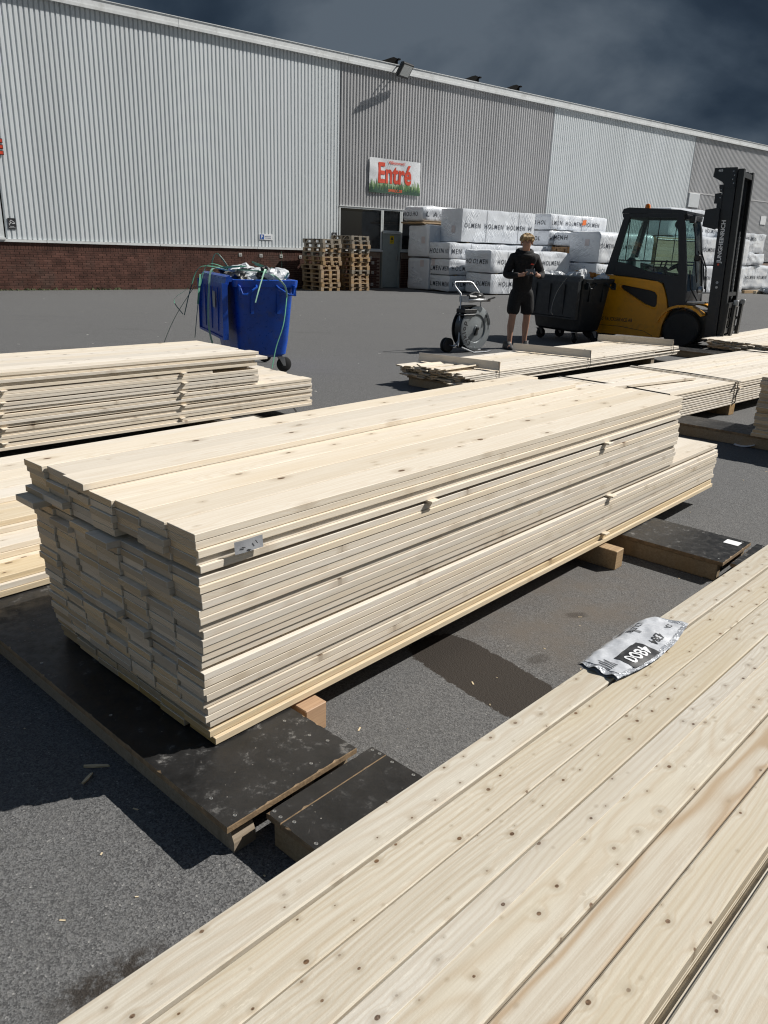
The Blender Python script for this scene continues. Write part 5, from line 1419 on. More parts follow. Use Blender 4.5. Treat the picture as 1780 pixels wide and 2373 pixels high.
mb.tube([(-0.36, 0.02, 0.11), (-0.30, 0.06, 0.30), (-0.27, 0.10, 0.55), (-0.27, 0.10, 0.80), (-0.26, 0.12, 0.88), (-0.30, 0.20, 0.97), (-0.31, 0.22, 1.02), (-0.27, 0.235, 1.045), (0.06, 0.235, 1.045), (0.11, 0.22, 1.02), (0.15, 0.15, 0.92), (0.185, 0.11, 0.84), (0.19, 0.10, 0.78), (0.19, 0.10, 0.40)], 0.0135, 10)
mb.tube([(-0.36, -0.06, 0.10), (-0.15, -0.12, 0.018), (0.10, -0.13, 0.016), (0.26, -0.10, 0.016), (0.30, 0.0, 0.016), (0.26, 0.10, 0.016), (0.1, 0.13, 0.016), (-0.36, 0.16, 0.10)], 0.0125, 8)
mb.tube([(-0.36, 0.10, 0.105), (-0.2, 0.11, 0.22), (0.0, 0.11, 0.362)], 0.012, 8)
mb.obj('tube_frame', STEEL, ct, smooth=True)
mb = MB(); mb.grid(lambda u, v: (-0.265 + 0.45 * u, -0.06 + 0.20 * v, 0.80 - 0.05 * math.sin(PI * v) * (0.4 + 0.6 * math.sin(PI * min(1, u * 1.2 + 0.05)))), 12, 10)
mb.grid(lambda u, v: (-0.27, -0.06 + 0.20 * u, 0.76 + 0.09 * v), 4, 3)
mb.box(-0.27, 0.22, -0.066, -0.058, 0.765, 0.81)
mb.obj('tray', STEEL, ct, fix=False, smooth='all')
mb = MB(); mb.tube([(0.17, -0.07, 0.80), (0.28, -0.10, 0.83)], 0.012, 8); mb.obj('side_grip', BLACKP, ct)
mb = MB(); mb.cbox(-0.30, -0.02, -0.02, 0.16, 0.60, 0.66, 0.008); mb.cbox(-0.25, 0.02, 0.03, 0.14, 0.68, 0.71, 0.006); mb.box(-0.27, -0.25, 0.03, 0.14, 0.655, 0.70)
mb.box(-0.0, 0.02, 0.03, 0.14, 0.655, 0.69); mb.cbox(-0.32, -0.06, -0.03, 0.15, 0.56, 0.585, 0.006); mb.obj('strap_guide', BLACKM, ct)
for y in (0.19, 0.245):
    mb = MB(); mb.lathe([(0.0, -0.02), (0.05, -0.022), (0.06, -0.026), (0.095, -0.024), (0.11, -0.012), (0.11, 0.012), (0.095, 0.024), (0.06, 0.026), (0.05, 0.022), (0.0, 0.02)], 28, 0, Matrix.Translation((-0.40, y, 0.11)) @ Matrix.Rotation(PI / 2, 4, 'X')); mb.obj('wheel', RUBBER, ct, smooth=True)
mb = MB(); mb.cyl((-0.40, 0.03, 0.11), (-0.40, 0.28, 0.11), 0.01, n=8); mb.obj('axle', STEEL, ct)
tl = thing('strapping_tool', 'black hand tool lying in the tray of the strapping cart', 'tool', (1.33, 12.22, 0), rad(42))
mb = MB(); mb.cyl((-0.20, 0.02, 0.825), (-0.06, 0.0, 0.82), 0.05, 0.042, 14); mb.cbox(-0.05, 0.12, -0.02, 0.08, 0.77, 0.87, 0.015); mb.tube([(-0.15, 0.05, 0.86), (-0.02, 0.06, 0.90), (0.13, 0.04, 0.87)], 0.016, 8); mb.cbox(0.09, 0.15, -0.01, 0.05, 0.78, 0.84, 0.008)
mb.obj('tool_body', BLACKP, tl, smooth=True)

# ================================================================== forklift
fk = thing('forklift', 'yellow and dark forklift truck with tall mast and enclosed cab', 'forklift', (5.51, 14.25, 0), rad(-34.8))
YELLOW = pm('forklift_yellow', (0.74, 0.32, 0.006), 0.36, 0, 0.10, 2.2, 0.03, 40, dirt=(0.25, 0.12, 0.02), dirt_amt=0.35)
NAVY = pm('forklift_slate', (0.010, 0.0125, 0.017), 0.42, 0, 0.2, 3, 0.04, 50)
from mathutils.geometry import tessellate_polygon
def holed(mb, outer, inner, y0, y1, depth, mi=0, mi2=1):
    """side panel from y0 (outside) to y1 with a recess of the inner outline, floor in mi2"""
    pts = list(outer) + list(inner)
    tri = tessellate_polygon([[Vector((a, b, 0)) for a, b in outer], [Vector((a, b, 0)) for a, b in inner]])
    mb.add([(a, y0, b) for a, b in pts], [tuple(t_) for t_ in tri], mi)
    n = len(outer); m = len(inner)
    mb.add([(a, y0, b) for a, b in outer] + [(a, y1, b) for a, b in outer], [(i, (i + 1) % n, (i + 1) % n + n, i + n) for i in range(n)], mi)
    yd = y0 + (depth if y1 > y0 else -depth)
    mb.add([(a, y0, b) for a, b in inner] + [(a, yd, b) for a, b in inner], [(i, (i + 1) % m, (i + 1) % m + m, i + m) for i in range(m)] + [tuple(range(m, 2 * m))], [mi] * m + [mi2])
outer = [(-2.0, 0.15), (-1.55, 0.135), (-0.46, 0.135), (-0.45, 0.34), (-0.41, 0.50), (-0.38, 0.58), (-0.43, 0.80), (-0.50, 0.98), (-0.55, 1.06), (-0.62, 1.09), (-1.0, 1.13), (-1.6, 1.17), (-1.95, 1.16), (-2.10, 1.08), (-2.16, 0.9), (-2.14, 0.45), (-2.08, 0.2)]
inner = [(-1.27, 0.99), (-1.22, 1.005), (-0.72, 0.935), (-0.64, 0.91), (-0.60, 0.86), (-0.585, 0.72), (-0.60, 0.665), (-0.65, 0.655), (-0.80, 0.70), (-1.20, 0.91), (-1.26, 0.95)]
def grow(poly, d):
    cx = sum(p[0] for p in poly) / len(poly); cz = sum(p[1] for p in poly) / len(poly)
    return [(cx + (x - cx) * (1 + d), cz + (z - cz) * (1 + d * 1.5)) for x, z in poly]
for sgn in (-1, 1):
    mb = MB(); holed(mb, outer, inner, sgn * 0.585, sgn * 0.40, 0.07)
    sp_ = mb.obj('side_panel', [YELLOW, BLACKP], fk)
    mb = MB(); big = grow(inner, 0.13); n = len(inner)      # raised rim round the recess
    mb.add([(a, sgn * 0.586, b) for a, b in big] + [(a, sgn * 0.600, b) for a, b in grow(inner, 0.055)] + [(a, sgn * 0.586, b) for a, b in inner], [(i, (i + 1) % n, n + (i + 1) % n, n + i) for i in range(n)] + [(n + i, n + (i + 1) % n, 2 * n + (i + 1) % n, 2 * n + i) for i in range(n)])
    mb.obj('recess_rim', YELLOW, sp_, smooth='all')
    MB().add([(x, sgn * 0.5865, z) for x, z in ((-2.0, 0.285), (-1.2, 0.285), (-0.75, 0.235), (-0.58, 0.16), (-0.58, 0.15), (-0.75, 0.227), (-1.2, 0.277), (-2.0, 0.277))], [tuple(range(8))]).obj('seam', BLACKM, sp_)
    fd = MB(); fp = []
    for k in range(9):
        a = rad(165 - 125 * k / 8); fp.append((-0.12 + 0.40 * math.cos(a) * 1.03, 0.30 + 0.39 * math.sin(a)))
    fp2 = [(-0.12 + (x + 0.12) * 1.11, 0.30 + (z - 0.30) * 1.10) for x, z in fp]
    fd.prism(fp + fp2[::-1], sgn * 0.35, sgn * 0.63, 'y'); fd.obj('mudguard', YELLOW, fk)
    for wx, wy, wr, ww, nm in ((-0.12, 0.50, 0.305, 0.20, 'front_wheel'), (-1.72, 0.45, 0.24, 0.18, 'rear_wheel')):
        Mw = Matrix.Translation((wx, sgn * wy, wr)) @ Matrix.Rotation(PI / 2 * sgn, 4, 'X')
        mb = MB(); mb.lathe([(wr * 0.62, -ww / 2), (wr * 0.9, -ww / 2), (wr, -ww * 0.38), (wr, ww * 0.38), (wr * 0.9, ww / 2), (wr * 0.62, ww / 2)], 40, 0, Mw)
        tw = mb.obj(nm, RUBBER, fk, smooth=True)
        mb = MB(); mb.lathe([(wr * 0.63, -ww / 2 + .01), (wr * 0.63, ww / 2 - 0.012), (wr * 0.56, ww / 2 - 0.02), (wr * 0.40, ww / 2 - 0.06), (wr * 0.2, ww / 2 - 0.05), (0.0, ww / 2 - 0.045)], 32, 0, Mw)
        for k in range(8): mb.lathe([(0.012, ww / 2 - 0.06), (0.012, ww / 2 - 0.035), (0, ww / 2 - 0.035)], 6, 0, Mw @ Matrix.Translation((wr * 0.42 * math.cos(k * PI / 4), wr * 0.42 * math.sin(k * PI / 4), 0)))
        mb.obj('rim', BLACKM, tw, smooth=True)
mb = MB(); mb.prism([(-2.16, 0.45), (-2.14, 0.95), (-2.08, 1.08), (-1.95, 1.15), (-1.4, 1.15), (-1.4, 0.14), (-2.05, 0.16)], -0.42, 0.42, 'y'); mb.obj('counterweight', YELLOW, fk)
mb = MB(); mb.box(-1.42, 0.30, -0.36, 0.36, 0.13, 0.62); mb.box(-1.40, -0.5, -0.40, 0.40, 0.62, 1.10); mb.obj('chassis', BLACKM, fk)
mb = MB(); add_text(mb, 'BORÅS TRUCKSERVICE AB', lambda a, b: (a, -0.5875, b), width=0.72, height=0.085, x=-1.70, y=0.365, bold=0.01); mb.obj('lettering', BLACKT, fk, fix=False)
# cab
for sgn in (-1, 1):
    y0, y1 = sgn * 0.50, sgn * 0.56
    mb = MB()
    mb.prism([(-1.60, 1.17), (-1.45, 1.17), (-1.26, 2.20), (-1.36, 2.20)], y0, y1, 'y')
    mb.prism([(-0.24, 0.72), (-0.10, 0.70), (-0.15, 1.2), (-0.30, 2.0), (-0.36, 2.20), (-0.47, 2.20), (-0.40, 1.9), (-0.29, 1.2)], y0, y1, 'y')
    mb.prism([(-1.46, 1.175), (-0.9, 1.14), (-0.6, 1.10), (-0.52, 1.07), (-0.42, 0.82), (-0.36, 0.62), (-0.20, 0.66), (-0.24, 1.12), (-0.27, 1.19), (-0.8, 1.24), (-1.2, 1.37), (-1.41, 1.40)], y0 - sgn * 0.004, y1 - sgn * 0.004, 'y')
    mb.prism([(-1.41, 2.20), (-0.33, 2.20), (-0.34, 2.14), (-1.39, 2.14)], y0 - sgn * .003, y1 - sgn * .003, 'y')
    mb.obj('cab_frame', NAVY, fk)
    MB().box(-1.275, -1.262, sgn * 0.515, sgn * 0.53, 1.42, 2.14).obj('window_bar', BLACKM, fk)
    MB().box(-0.75, -0.738, sgn * 0.515, sgn * 0.53, 1.26, 2.14).obj('window_bar', BLACKM, fk)
    MB().box(-1.40, -0.28, sgn * 0.513, sgn * 0.528, 1.415, 1.435).obj('window_bar', BLACKM, fk)
mb = MB(); mb.prism([(-1.42, 2.205), (-0.30, 2.205), (-0.30, 2.245), (-0.42, 2.27), (-1.30, 2.305), (-1.40, 2.28)], -0.56, 0.56, 'y'); mb.obj('cab_roof', NAVY, fk)
for b_ in ((-0.36, -0.30, -0.50, 0.50, 2.12, 2.20), (-0.20, -0.12, -0.50, 0.50, 0.70, 0.95), (-1.46, -1.40, -0.50, 0.50, 1.15, 1.35), (-1.33, -1.27, -.5, .5, 2.12, 2.2)): MB().cbox(*b_, 0.006).obj('cross_member', NAVY, fk)
def clear_glass():
    m = NT('tinted_cab_glass')
    t = m.t
    tr = m.n('BsdfTransparent'); tr.inputs[0].default_value = (0.52, 0.66, 0.64, 1)
    gl = m.n('BsdfGlossy'); gl.inputs['Roughness'].default_value = 0.03; gl.inputs[0].default_value = (0.9, 0.95, 0.95, 1)
    fr_ = m.n('Fresnel'); fr_.inputs[0].default_value = 1.5
    dirt = m.rng(m.noise(m.obj(), 3.0, 4), 0.4, 0.8, 0.02, 0.10)
    df = m.n('BsdfDiffuse'); df.inputs[0].default_value = (0.5, 0.55, 0.54, 1)
    mx1 = m.n('MixShader'); m.l(fr_.outputs[0], mx1.inputs[0]); m.l(tr.outputs[0], mx1.inputs[1]); m.l(gl.outputs[0], mx1.inputs[2])
    mx2 = m.n('MixShader'); m.l(dirt, mx2.inputs[0]); m.l(mx1.outputs[0], mx2.inputs[1]); m.l(df.outputs[0], mx2.inputs[2])
    m.l(mx2.outputs[0], t.nodes['Material Output'].inputs['Surface'])
    return m.mat
CGL = clear_glass()
for sgn in (-1, 1):
    MB().add([(x, sgn * 0.52, z) for x, z in ((-1.42, 1.39), (-0.8, 1.235), (-0.26, 1.19), (-0.36, 2.14), (-1.30, 2.14))], [(0, 1, 2, 3, 4)]).obj('side_window', CGL, fk, fix=False)
MB().add([(-0.14, -0.49, 0.95), (-0.14, 0.49, 0.95), (-0.33, 0.49, 2.12), (-0.33, -0.49, 2.12)], [(0, 1, 2, 3)]).obj('windscreen', CGL, fk, fix=False)
MB().add([(-1.44, -0.49, 1.35), (-1.44, 0.49, 1.35), (-1.31, 0.49, 2.12), (-1.31, -0.49, 2.12)], [(0, 1, 2, 3)]).obj('rear_window', CGL, fk, fix=False)
SEATC = pm('grey_seat_cover', (0.30, 0.31, 0.31), 0.75, 0, 0.15, 7, 0.2, 40)
mb = MB(); mb.cbox(-1.25, -0.78, -0.25, 0.25, 1.08, 1.22, 0.05); mb.cbox(-1.33, -1.20, -0.25, 0.25, 1.20, 1.72, 0.05, M=Matrix.Rotation(rad(-6), 4, 'Y') @ Matrix.Translation((0.13, 0, -0.12))); mb.obj('seat', SEATC, fk, smooth=True)
mb = MB(); mb.cbox(-0.46, -0.28, -0.40, 0.40, 0.95, 1.22, 0.04); mb.obj('dashboard', BLACKP, fk)
mb = MB(); pr_ = [(-0.50 + 0.16 * math.cos(k * PI / 10) * 0.8, 0.16 * math.sin(k * PI / 10), 1.36 + 0.16 * math.cos(k * PI / 10) * 0.5) for k in range(21)]
mb.tube(pr_, 0.014, 8); mb.tube([(-0.50, 0, 1.36), (-0.40, 0, 1.18)], 0.02, 8); mb.tube([(-0.62, 0, 1.28), (-0.38, 0, 1.44)], 0.012, 6); mb.obj('steering_wheel', BLACKP, fk, smooth=True)
mb = MB(); mb.cbox(-0.95, -0.55, -0.44, -0.30, 1.20, 1.34, 0.03); mb.tube([(-0.6, -0.38, 1.33), (-0.57, -0.38, 1.45)], 0.014, 6); mb.tube([(-0.68, -0.36, 1.33), (-0.66, -0.36, 1.43)], 0.014, 6); mb.obj('armrest', BLACKP, fk)
MB().lathe([(0.0, 0.09), (0.03, 0.085), (0.045, 0.06), (0.05, 0.0)], 18, 0, Matrix.Translation((-1.06, -0.30, 2.29))).obj('beacon', pm('orange_beacon', (0.85, 0.20, 0.01), 0.25), fk, smooth=True)
for sgn in (-1, 1):
    mb = MB(); mb.cbox(-0.26, -0.17, sgn * 0.46 - 0.055, sgn * 0.46 + 0.055, 2.06, 2.18, 0.015, M=None); wl_ = mb.obj('work_light', BLACKP, fk)
    MB().box(-0.169, -0.166, sgn * 0.46 - 0.04, sgn * 0.46 + 0.04, 2.075, 2.165).obj('lens', WHITE, wl_)
mb = MB(); mb.lathe([(0.0, -0.03), (0.06, -0.02), (0.075, 0.0), (0.06, 0.02), (0.0, 0.03)], 18, 0, Matrix.Translation((-0.44, -0.42, 2.04)) @ Matrix.Rotation(PI / 2, 4, 'X')); mb.obj('mirror', BLACKP, fk, smooth=True)
mb = MB(); mb.lathe([(0.0, 0.0), (0.05, 0.02), (0.07, 0.05), (0.06, 0.10), (0.0, 0.12)], 16, 0, Matrix.Translation((0.0, -0.40, 0.98)) @ Matrix.Rotation(PI / 2, 4, 'Y')); mb.obj('head_lamp', STEEL, fk, smooth=True)
# mast
def sh(z): return -0.035 * (z - 0.3)
def rail(x0, x1, y0, y1, z0, z1, mb):
    mb.add([(x + sh(z), y, z) for x in (x0, x1) for y in (y0, y1) for z in (z0, z1)], [(0, 1, 3, 2), (4, 6, 7, 5), (0, 4, 5, 1), (2, 3, 7, 6), (0, 2, 6, 4), (1, 5, 7, 3)])
for sgn in (-1, 1):
    mb = MB()
    rail(0.26, 0.45, sgn * 0.405, sgn * 0.43, 0.12, 2.92, mb); rail(0.26, 0.29, sgn * 0.33, sgn * 0.403, 0.12, 2.9, mb); rail(0.42, 0.45, sgn * 0.33, sgn * 0.403, 0.12, 2.9, mb)
    mr = mb.obj('mast_rail', NAVY, fk)
    mb = MB(); rail(0.46, 0.55, sgn * 0.375, sgn * 0.395, 0.14, 2.90, mb); rail(0.46, 0.48, sgn * 0.30, sgn * 0.374, 0.14, 2.90, mb); rail(0.53, 0.55, sgn * 0.30, sgn * 0.374, 0.14, 2.90, mb); mb.obj('inner_rail', BLACKM, fk)
    mb = MB()
    def pp_(l): mb.prism([(x + sh(z), z) for x, z in l], sgn * 0.431, sgn * 0.446, 'y')
    pp_([(0.10, 2.915), (0.44, 2.915), (0.44, 2.60), (0.30, 2.62), (0.24, 2.70), (0.09, 2.78)])
    pp_([(0.15, 2.52), (0.27, 2.54), (0.27, 2.36), (0.15, 2.37)]); pp_([(0.20, 2.66), (0.27, 2.66), (0.27, 2.54), (0.22, 2.55)]); pp_([(0.20, 2.37), (0.27, 2.37), (0.27, 2.28), (0.20, 2.28)])
    mb.prism([(x + sh(z), z) for x, z in [(0.04, 2.27), (0.22, 2.30), (0.27, 2.28), (0.27, 2.0), (0.22, 1.965), (0.02, 2.01)]], sgn * 0.43, sgn * 0.50, 'y')
    mb.obj('mast_bracket', NAVY, mr)
    mb = MB(); mb.cyl((0.37 + 0.0, sgn * 0.26, 0.3), (0.37 + sh(2.4), sgn * 0.26, 2.4), 0.035, n=12); mb.obj('lift_cylinder', STEEL if sgn > 0 else BLACKM, fk, smooth=True)
    for k in range(7):
        z = 2.86 - 0.06 * (k % 4) - (0.28 if k > 3 else 0); x = 0.40 - (k // 4) * 0.16 + 0.02 * (k % 2)
        MB().lathe([(0.0, 0.006), (0.009, 0.004), (0.010, 0.0)], 8, 0, Matrix.Translation((x + sh(z), sgn * 0.447, z)) @ Matrix.Rotation(PI / 2 * (1 if sgn < 0 else -1), 4, 'X')).obj('bolt', STEEL, mr)
mb = MB()
for z0, z1 in ((0.25, 0.40), (1.55, 1.63), (2.80, 2.90)): rail(0.27, 0.44, -0.40, 0.40, z0, z1, mb)
mb.obj('mast_crossbar', NAVY, fk)
mb = MB()
for z0, z1 in ((2.78, 2.86), (0.9, 0.96)): rail(0.47, 0.54, -0.37, 0.37, z0, z1, mb)
mb.obj('inner_crossbar', BLACKM, fk)
mb = MB()
for k in range(46): rail(0.50, 0.53, 0.03, 0.075, 0.86 + k * 0.022, 0.872 + k * 0.022, mb)
rail(0.508, 0.522, 0.045, 0.06, 0.84, 1.95, mb); mb.obj('lift_chain', STEEL, fk)
mb = MB(); mb.box(0.57, 0.61, -0.56, 0.56, 0.72, 0.80); mb.box(0.57, 0.61, -0.56, 0.56, 0.30, 0.38); mb.box(0.57, 0.61, -0.56, -0.50, 0.38, 0.72); mb.box(0.57, 0.61, 0.50, 0.56, 0.38, 0.72); mb.box(0.56, 0.585, -0.3, -0.24, 0.38, 0.72); mb.box(0.56, 0.585, 0.24, 0.30, 0.38, 0.72); mb.box(0.57, 0.60, -0.5, 0.5, 0.50, 0.54)
mb.box(0.55, 0.60, -0.56, -0.53, 0.15, 0.30); mb.box(0.55, 0.60, 0.53, 0.56, 0.15, 0.30)
mb.obj('fork_carriage', BLACKM, fk)
for y in (-0.30, 0.24):
    mb = MB(); mb.box(0.615, 0.66, y, y + 0.12, 0.05, 0.76); mb.prism([(0.66, 0.045), (1.8, 0.045), (1.8, 0.055), (0.66, 0.09)], y, y + 0.12, 'y'); mb.obj('fork', BLACKM, fk)
    mb = MB(); mb.cbox(0.61, 0.69, y + 0.02, y + 0.10, 0.74, 0.84, 0.01); mb.obj('fork_latch', STEEL, fk)
mb = MB(); add_text(mb, 'JUNGHEINRICH', lambda a, b: (0.395 - b + sh(1.43 + a), -0.4475 + 0.017, 1.43 + a), width=0.68, height=0.088, bold=0.03); mb.obj('lettering', WHITE, fk, fix=False)
mb = MB(); mb.box(0.325 + sh(1.4), 0.355 + sh(1.4), -0.4312, -0.4303, 1.395, 1.425); mb.obj('red_mark', RED, fk)
mb = MB(); add_text(mb, '483', lambda a, b: (0.16 + a + sh(2.85), -0.4475, 2.855 + b), height=0.035, bold=0.01); mb.obj('lettering', WHITE, fk, fix=False)
mb = MB()
for z in (1.12, 1.04): mb.lathe([(0.014, 0.0), (0.022, 0.0)], 12, 0, Matrix.Translation((0.36 + sh(z), -0.4312, z)) @ Matrix.Rotation(PI / 2, 4, 'X'))
mb.obj('warning_sticker', WHITE, fk, fix=False)
for k, pts in enumerate(([(-0.20, -0.44, 2.05), (-0.12, -0.46, 1.8), (-0.08, -0.46, 1.5), (0.0, -0.44, 1.1)], [(-0.06, -0.42, 1.62), (0.06, -0.42, 1.4), (0.14, -0.42, 1.0)], [(-0.02, -0.38, 1.62), (0.10, -0.38, 1.35), (0.16, -0.38, 0.95)], [(-0.14, -0.45, 1.3), (-0.08, -0.46, 1.0), (0.05, -0.42, 0.8)])):
    mb = MB(); mb.tube(pts, 0.012, 6); mb.obj('hose', BLACKP, fk, smooth=True)
MB().cbox(-0.10, 0.0, -0.48, -0.36, 1.45, 1.56, 0.02).obj('mirror_housing', BLACKP, fk)
MB().cbox(-0.10, 0.20, -0.5, -0.25, 0.76, 0.79, 0.004).obj('step_plate', STEEL, fk)

# ================================================================== the standing person
SKIN = pm('skin', (0.42, 0.235, 0.165), 0.55, 0, 0.08, 9, 0.08, 90)
HOOD = pm('black_hoodie_cloth', (0.006, 0.006, 0.007), 0.9, 0, 0.3, 8, 0.5, 25, bdist=0.012)
SHORT = pm('black_shorts_cloth', (0.004, 0.004, 0.005), 0.85, 0, 0.3, 8, 0.5, 22, bdist=0.012)
HAIR = pm('blond_hair', (0.44, 0.31, 0.16), 0.5, 0, 0.45, 26, 0.8, 60, bdist=0.01)
SHOE = pm('dark_shoe', (0.012, 0.013, 0.015), 0.6, 0, 0.3, 10, 0.2, 60)
pe = thing('person', 'person in black hoodie and shorts looking down at two phones', 'person', (2.10, 12.88, 0), rad(4))
pe.scale = (1.10, 1.08, 1.0)
def skin_obj(name, mat, V, E, Rr, roots, parent, sub=2):
    me = bpy.data.meshes.new(name)
    me.from_pydata(V, E, [])
    me.materials.append(mat)
    ob = link(name, me, parent)
    md = ob.modifiers.new('skin', 'SKIN'); md.use_smooth_shade = True
    sv = me.skin_vertices[0].data
    for i, r_ in enumerate(Rr):
        sv[i].radius = r_ if isinstance(r_, tuple) else (r_, r_)
        sv[i].use_root = i in roots
    s2 = ob.modifiers.new('sub', 'SUBSURF'); s2.levels = sub; s2.render_levels = sub
    return ob
V = []; E = []; RA = []; roots = []
def chain(pts, rads, start=None, root=False):
    prev = start
    for i, (p, r_) in enumerate(zip(pts, rads)):
        V.append(p); RA.append(r_); k = len(V) - 1
        if prev is not None: E.append((prev, k))
        elif root: roots.append(k)
        prev = k
    return prev
def reset():
    V.clear(); E.clear(); RA.clear(); roots.clear()
# joints
HIP = {-1: (-0.095, 0.0, 0.90), 1: (0.095, 0.02, 0.90)}
KNEE = {-1: (-0.125, -0.06, 0.49), 1: (0.115, 0.04, 0.50)}
ANK = {-1: (-0.135, -0.05, 0.09), 1: (0.125, 0.11, 0.09)}
SHO = {-1: (-0.165, 0.02, 1.425), 1: (0.165, 0.02, 1.425)}
ELB = {-1: (-0.255, -0.01, 1.15), 1: (0.265, -0.01, 1.16)}
WRI = {-1: (-0.085, -0.225, 1.165), 1: (0.165, -0.225, 1.165)}
PAL = {-1: (-0.035, -0.265, 1.185), 1: (0.115, -0.265, 1.185)}
# body: one continuous surface
chain([(0, 0.01, 0.95)], [(0.085, 0.07)], None, True); pel = 0
sp1 = chain([(0, 0.015, 1.12), (0, 0.02, 1.30), (0, 0.015, 1.43)], [(0.09, 0.07), (0.10, 0.08), (0.085, 0.065)], pel)
nk = chain([(0, -0.005, 1.50), (0, -0.025, 1.555)], [0.055, 0.056], sp1)
hd = chain([(0, -0.05, 1.60), (0, -0.052, 1.665), (0, -0.030, 1.73)], [(0.062, 0.075), (0.074, 0.092), (0.055, 0.065)], nk)
for s_ in (-1, 1):
    chain([HIP[s_], ((HIP[s_][0] + KNEE[s_][0]) / 2, (HIP[s_][1] + KNEE[s_][1]) / 2 - 0.01, 0.70), KNEE[s_], ((KNEE[s_][0] + ANK[s_][0]) / 2, (KNEE[s_][1] + ANK[s_][1]) / 2 + 0.025, 0.36), (ANK[s_][0], ANK[s_][1] + 0.005, 0.20), ANK[s_], (ANK[s_][0] + s_ * 0.015, ANK[s_][1] - 0.08, 0.045), (ANK[s_][0] + s_ * 0.03, ANK[s_][1] - 0.15, 0.035)], [0.068, 0.066, 0.055, 0.057, 0.040, 0.036, 0.036, 0.03], pel)
    chain([SHO[s_], ((SHO[s_][0] + ELB[s_][0]) / 2, 0.01, 1.29), ELB[s_], ((ELB[s_][0] + WRI[s_][0]) / 2, -0.12, 1.155), WRI[s_], PAL[s_]], [0.055, 0.047, 0.042, 0.036, 0.027, (0.040, 0.020)], sp1)
# fingers: separate short chains rooted in each palm, curled round a phone
for s_ in (-1, 1):
    px, py, pz = PAL[s_]
    for k in range(4):
        f = (k - 1.5) * 0.019
        ln = (0.030, 0.034, 0.032, 0.025)[k]
        chain([(px - s_ * 0.01 + 0.0, py + f * 0.6, pz - 0.004 + 0.0), (px - s_ * 0.035, py - 0.012 + f, pz - 0.008), (px - s_ * (0.035 + ln), py - 0.016 + f, pz + 0.006), (px - s_ * (0.030 + ln), py - 0.018 + f, pz + 0.026)], [0.010, 0.009, 0.0085, 0.007], None, True)
    chain([(px + s_ * 0.012, py - 0.02, pz + 0.004), (px + s_ * 0.004, py - 0.05, pz + 0.022), (px - s_ * 0.016, py - 0.055, pz + 0.034)], [0.012, 0.0105, 0.008], None, True)
skin_obj('body', SKIN, list(V), list(E), list(RA), set(roots), pe)
# nose, ears
mb = MB(); crumple(mb, (0, -0.148, 1.633), 0.012, 0.018, 0.020, 0, 6)
for s_ in (-1, 1): crumple(mb, (s_ * 0.078, -0.045, 1.650), 0.010, 0.022, 0.032, 2, 6)
mb.obj('face_feature', SKIN, pe, smooth='all', fix=False)
mb = MB()
for s_ in (-1, 1): mb.box(s_ * 0.032 - 0.013, s_ * 0.032 + 0.013, -0.143, -0.136, 1.655, 1.660); mb.box(s_ * 0.032 - 0.017, s_ * 0.032 + 0.017, -0.142, -0.135, 1.674, 1.680)
mb.box(-0.02, 0.02, -0.140, -0.132, 1.597, 1.601)
mb.obj('face_line', pm('brow_brown', (0.12, 0.07, 0.04), 0.7), pe)
# hair
mb = MB()
def hairf(u, v):
    th = 2 * PI * u; ph = PI * (v * 0.68 - 0.18)
    d = Vector((math.cos(th) * math.cos(ph), math.sin(th) * math.cos(ph), math.sin(ph)))
    front = max(0, -d.y)
    k = 1.0 + 0.07 * noise.noise(Vector((d.x * 7, d.y * 3, d.z * 2))) + 0.05 * noise.noise(Vector((d.x * 16, d.y * 9, d.z * 4)))
    zz_ = d.z * 0.098 * k
    cut = -0.03 - 0.035 * (1 - front) if d.z < 0 else 0
    return Vector((d.x * 0.090 * k, -0.035 + d.y * 0.108 * k, 1.685 + max(zz_, -0.05 * (1 - front) + 0.012 * front) + 0.004 * math.sin(th * 17)))
mb.grid(hairf, 48, 22)
for i in range(16):
    th = rad(200 + i * 9); x = math.cos(th) * 0.085
    mb.tube([(x * 0.75, -0.10, 1.755), (x * 0.95, -0.143, 1.728), (x * 0.95 + 0.010, -0.150, 1.690 + 0.012 * (i % 3))], [0.012, 0.011, 0.003], 6)
rh = random.Random(6)
for i in range(170):
    th = rh.uniform(0, 2 * PI); ph = rh.uniform(0.05, 1.35)
    d = Vector((math.cos(th) * math.cos(ph), math.sin(th) * math.cos(ph), math.sin(ph)))
    p = Vector((d.x * 0.088, -0.035 + d.y * 0.106, 1.685 + d.z * 0.095))
    tng = Vector((d.x * 0.5 + 0.25, d.y * 0.5 - 0.45, -0.55)); tng -= d * tng.dot(d); tng.normalize()
    ln = rh.uniform(0.025, 0.045)
    mb.tube([p, p + tng * ln * 0.5 + d * 0.010, p + tng * ln + d * rh.uniform(0.0, 0.012)], [0.008, 0.007, 0.0015], 5)
mb.obj('hair', HAIR, pe, smooth='all', fix=False)
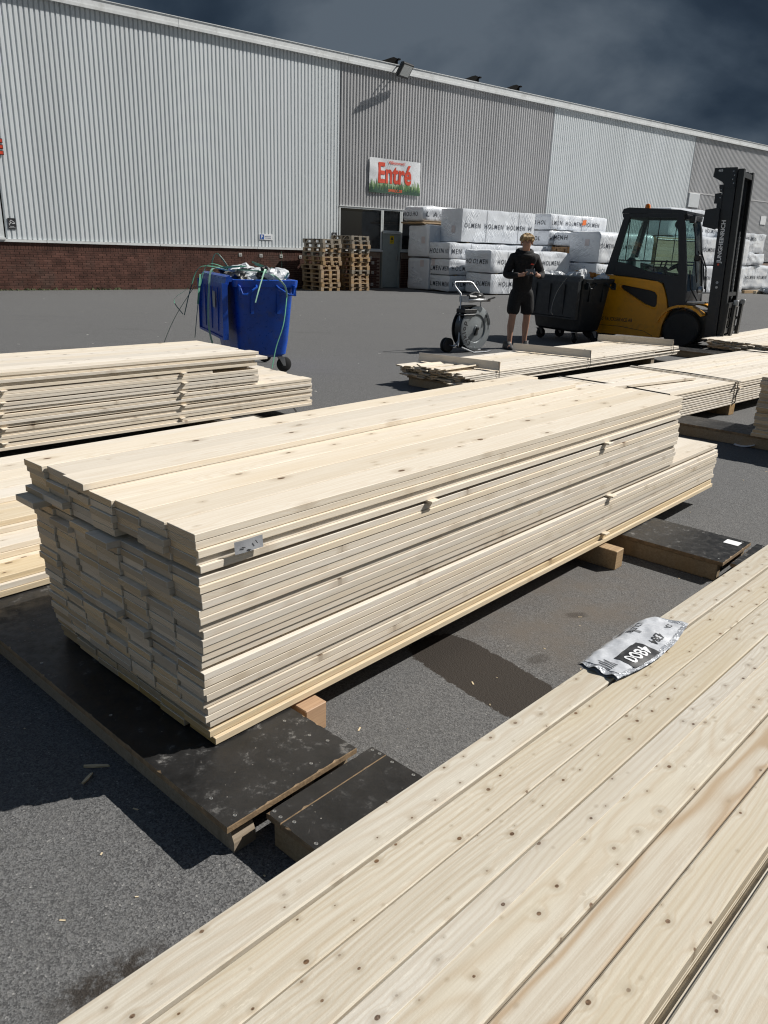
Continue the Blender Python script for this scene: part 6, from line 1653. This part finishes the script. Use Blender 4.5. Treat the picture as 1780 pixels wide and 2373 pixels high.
# hoodie: torso and sleeves in one surface
reset()
chain([(0, 0.01, 0.80)], [(0.150, 0.125)], None, True)
t_ = chain([(0, 0.01, 0.98), (0, 0.015, 1.16), (0, 0.02, 1.31), (0, 0.015, 1.42)], [(0.158, 0.128), (0.16, 0.125), (0.168, 0.128), (0.12, 0.10)], 0)
chain([(0, -0.005, 1.485)], [(0.082, 0.08)], t_)
for s_ in (-1, 1):
    chain([SHO[s_], ((SHO[s_][0] + ELB[s_][0]) / 2, 0.01, 1.29), ELB[s_], ((ELB[s_][0] + WRI[s_][0]) / 2, -0.12, 1.15), (WRI[s_][0] * 0.9 + ELB[s_][0] * 0.1, -0.205, 1.162)], [0.076, 0.072, 0.070, 0.056, 0.042], t_)
skin_obj('hoodie', HOOD, list(V), list(E), list(RA), set(roots), pe)
mb = MB()
for r_, z_, th_, yy in ((0.105, 1.475, 0.042, 0.02), (0.098, 1.515, 0.034, 0.03)):
    ring = [(math.cos(2 * PI * k / 20) * r_, yy + math.sin(2 * PI * k / 20) * r_ * 0.95, z_ + 0.028 * math.sin(2 * PI * k / 20)) for k in range(21)]
    mb.tube(ring, th_, 10)
mb.obj('hood', HOOD, pe, smooth='all')
mb = MB(); mb.grid(lambda u, v: (0.065 + 0.045 * u + 0.01 * v, -0.121 - 0.004 * math.sin(u * 3), 1.318 + 0.022 * v * (1 - 0.4 * u)), 4, 2); mb.obj('chest_logo', RED, pe, fix=False)
# shorts
reset()
chain([(0, 0.01, 1.02)], [(0.14, 0.11)], None, True)
chain([(0, 0.01, 0.88)], [(0.15, 0.12)], 0)
for s_ in (-1, 1):
    chain([(HIP[s_][0], HIP[s_][1], 0.80), ((HIP[s_][0] + KNEE[s_][0]) / 2 - s_ * .0, (HIP[s_][1] + KNEE[s_][1]) / 2, 0.66), (KNEE[s_][0] - s_ * 0.0, KNEE[s_][1], 0.525)], [0.108, 0.104, 0.100], 1)
skin_obj('shorts', SHORT, list(V), list(E), list(RA), set(roots), pe)
for s_ in (-1, 1):
    ax, ay, az = ANK[s_]
    Ms = Matrix.Translation((ax + s_ * 0.018, ay - 0.045, 0)) @ Matrix.Rotation(-s_ * 0.22, 4, 'Z')
    mb = MB(); rg_ = []
    for z_, hx, hy, oy in ((0.0, 0.044, 0.138, 0.0), (0.018, 0.047, 0.142, 0.0), (0.045, 0.045, 0.135, 0.005), (0.075, 0.040, 0.105, 0.035), (0.105, 0.036, 0.07, 0.062), (0.12, 0.042, 0.06, 0.062)):
        rg_.append([(x, y + oy, z_) for x, y in rrect(hx, hy, min(hx, hy) * 0.8, 4)])
    loft(mb, rg_, 0, True, True, Ms)
    mb.obj('shoe', SHOE, pe, smooth='all')
for s_, lbl in ((-1, 'dark phone in the left-of-picture hand of the standing person'), (1, 'dark phone with bright screen in the right-of-picture hand of the person')):
    Mp = Matrix.Translation((2.10, 12.88, 0)) @ Matrix.Rotation(rad(4), 4, 'Z') @ Matrix.Translation((PAL[s_][0] - s_ * 0.038, PAL[s_][1] - 0.03, PAL[s_][2] + 0.024)) @ Matrix.Rotation(rad(35), 4, 'X')
    ph = thing('phone', lbl, 'phone', (0, 0, 0), 0, 'phones held by the person')
    MB().cbox(-0.037, 0.037, -0.076, 0.076, -0.004, 0.004, 0.003, M=Mp).obj('case', BLACKP, ph)
    MB().box(-0.034, 0.034, -0.072, 0.072, 0.0042, 0.0048, 0, Mp).obj('screen', pm('phone_glass', (0.02, 0.022, 0.025), 0.05), ph)
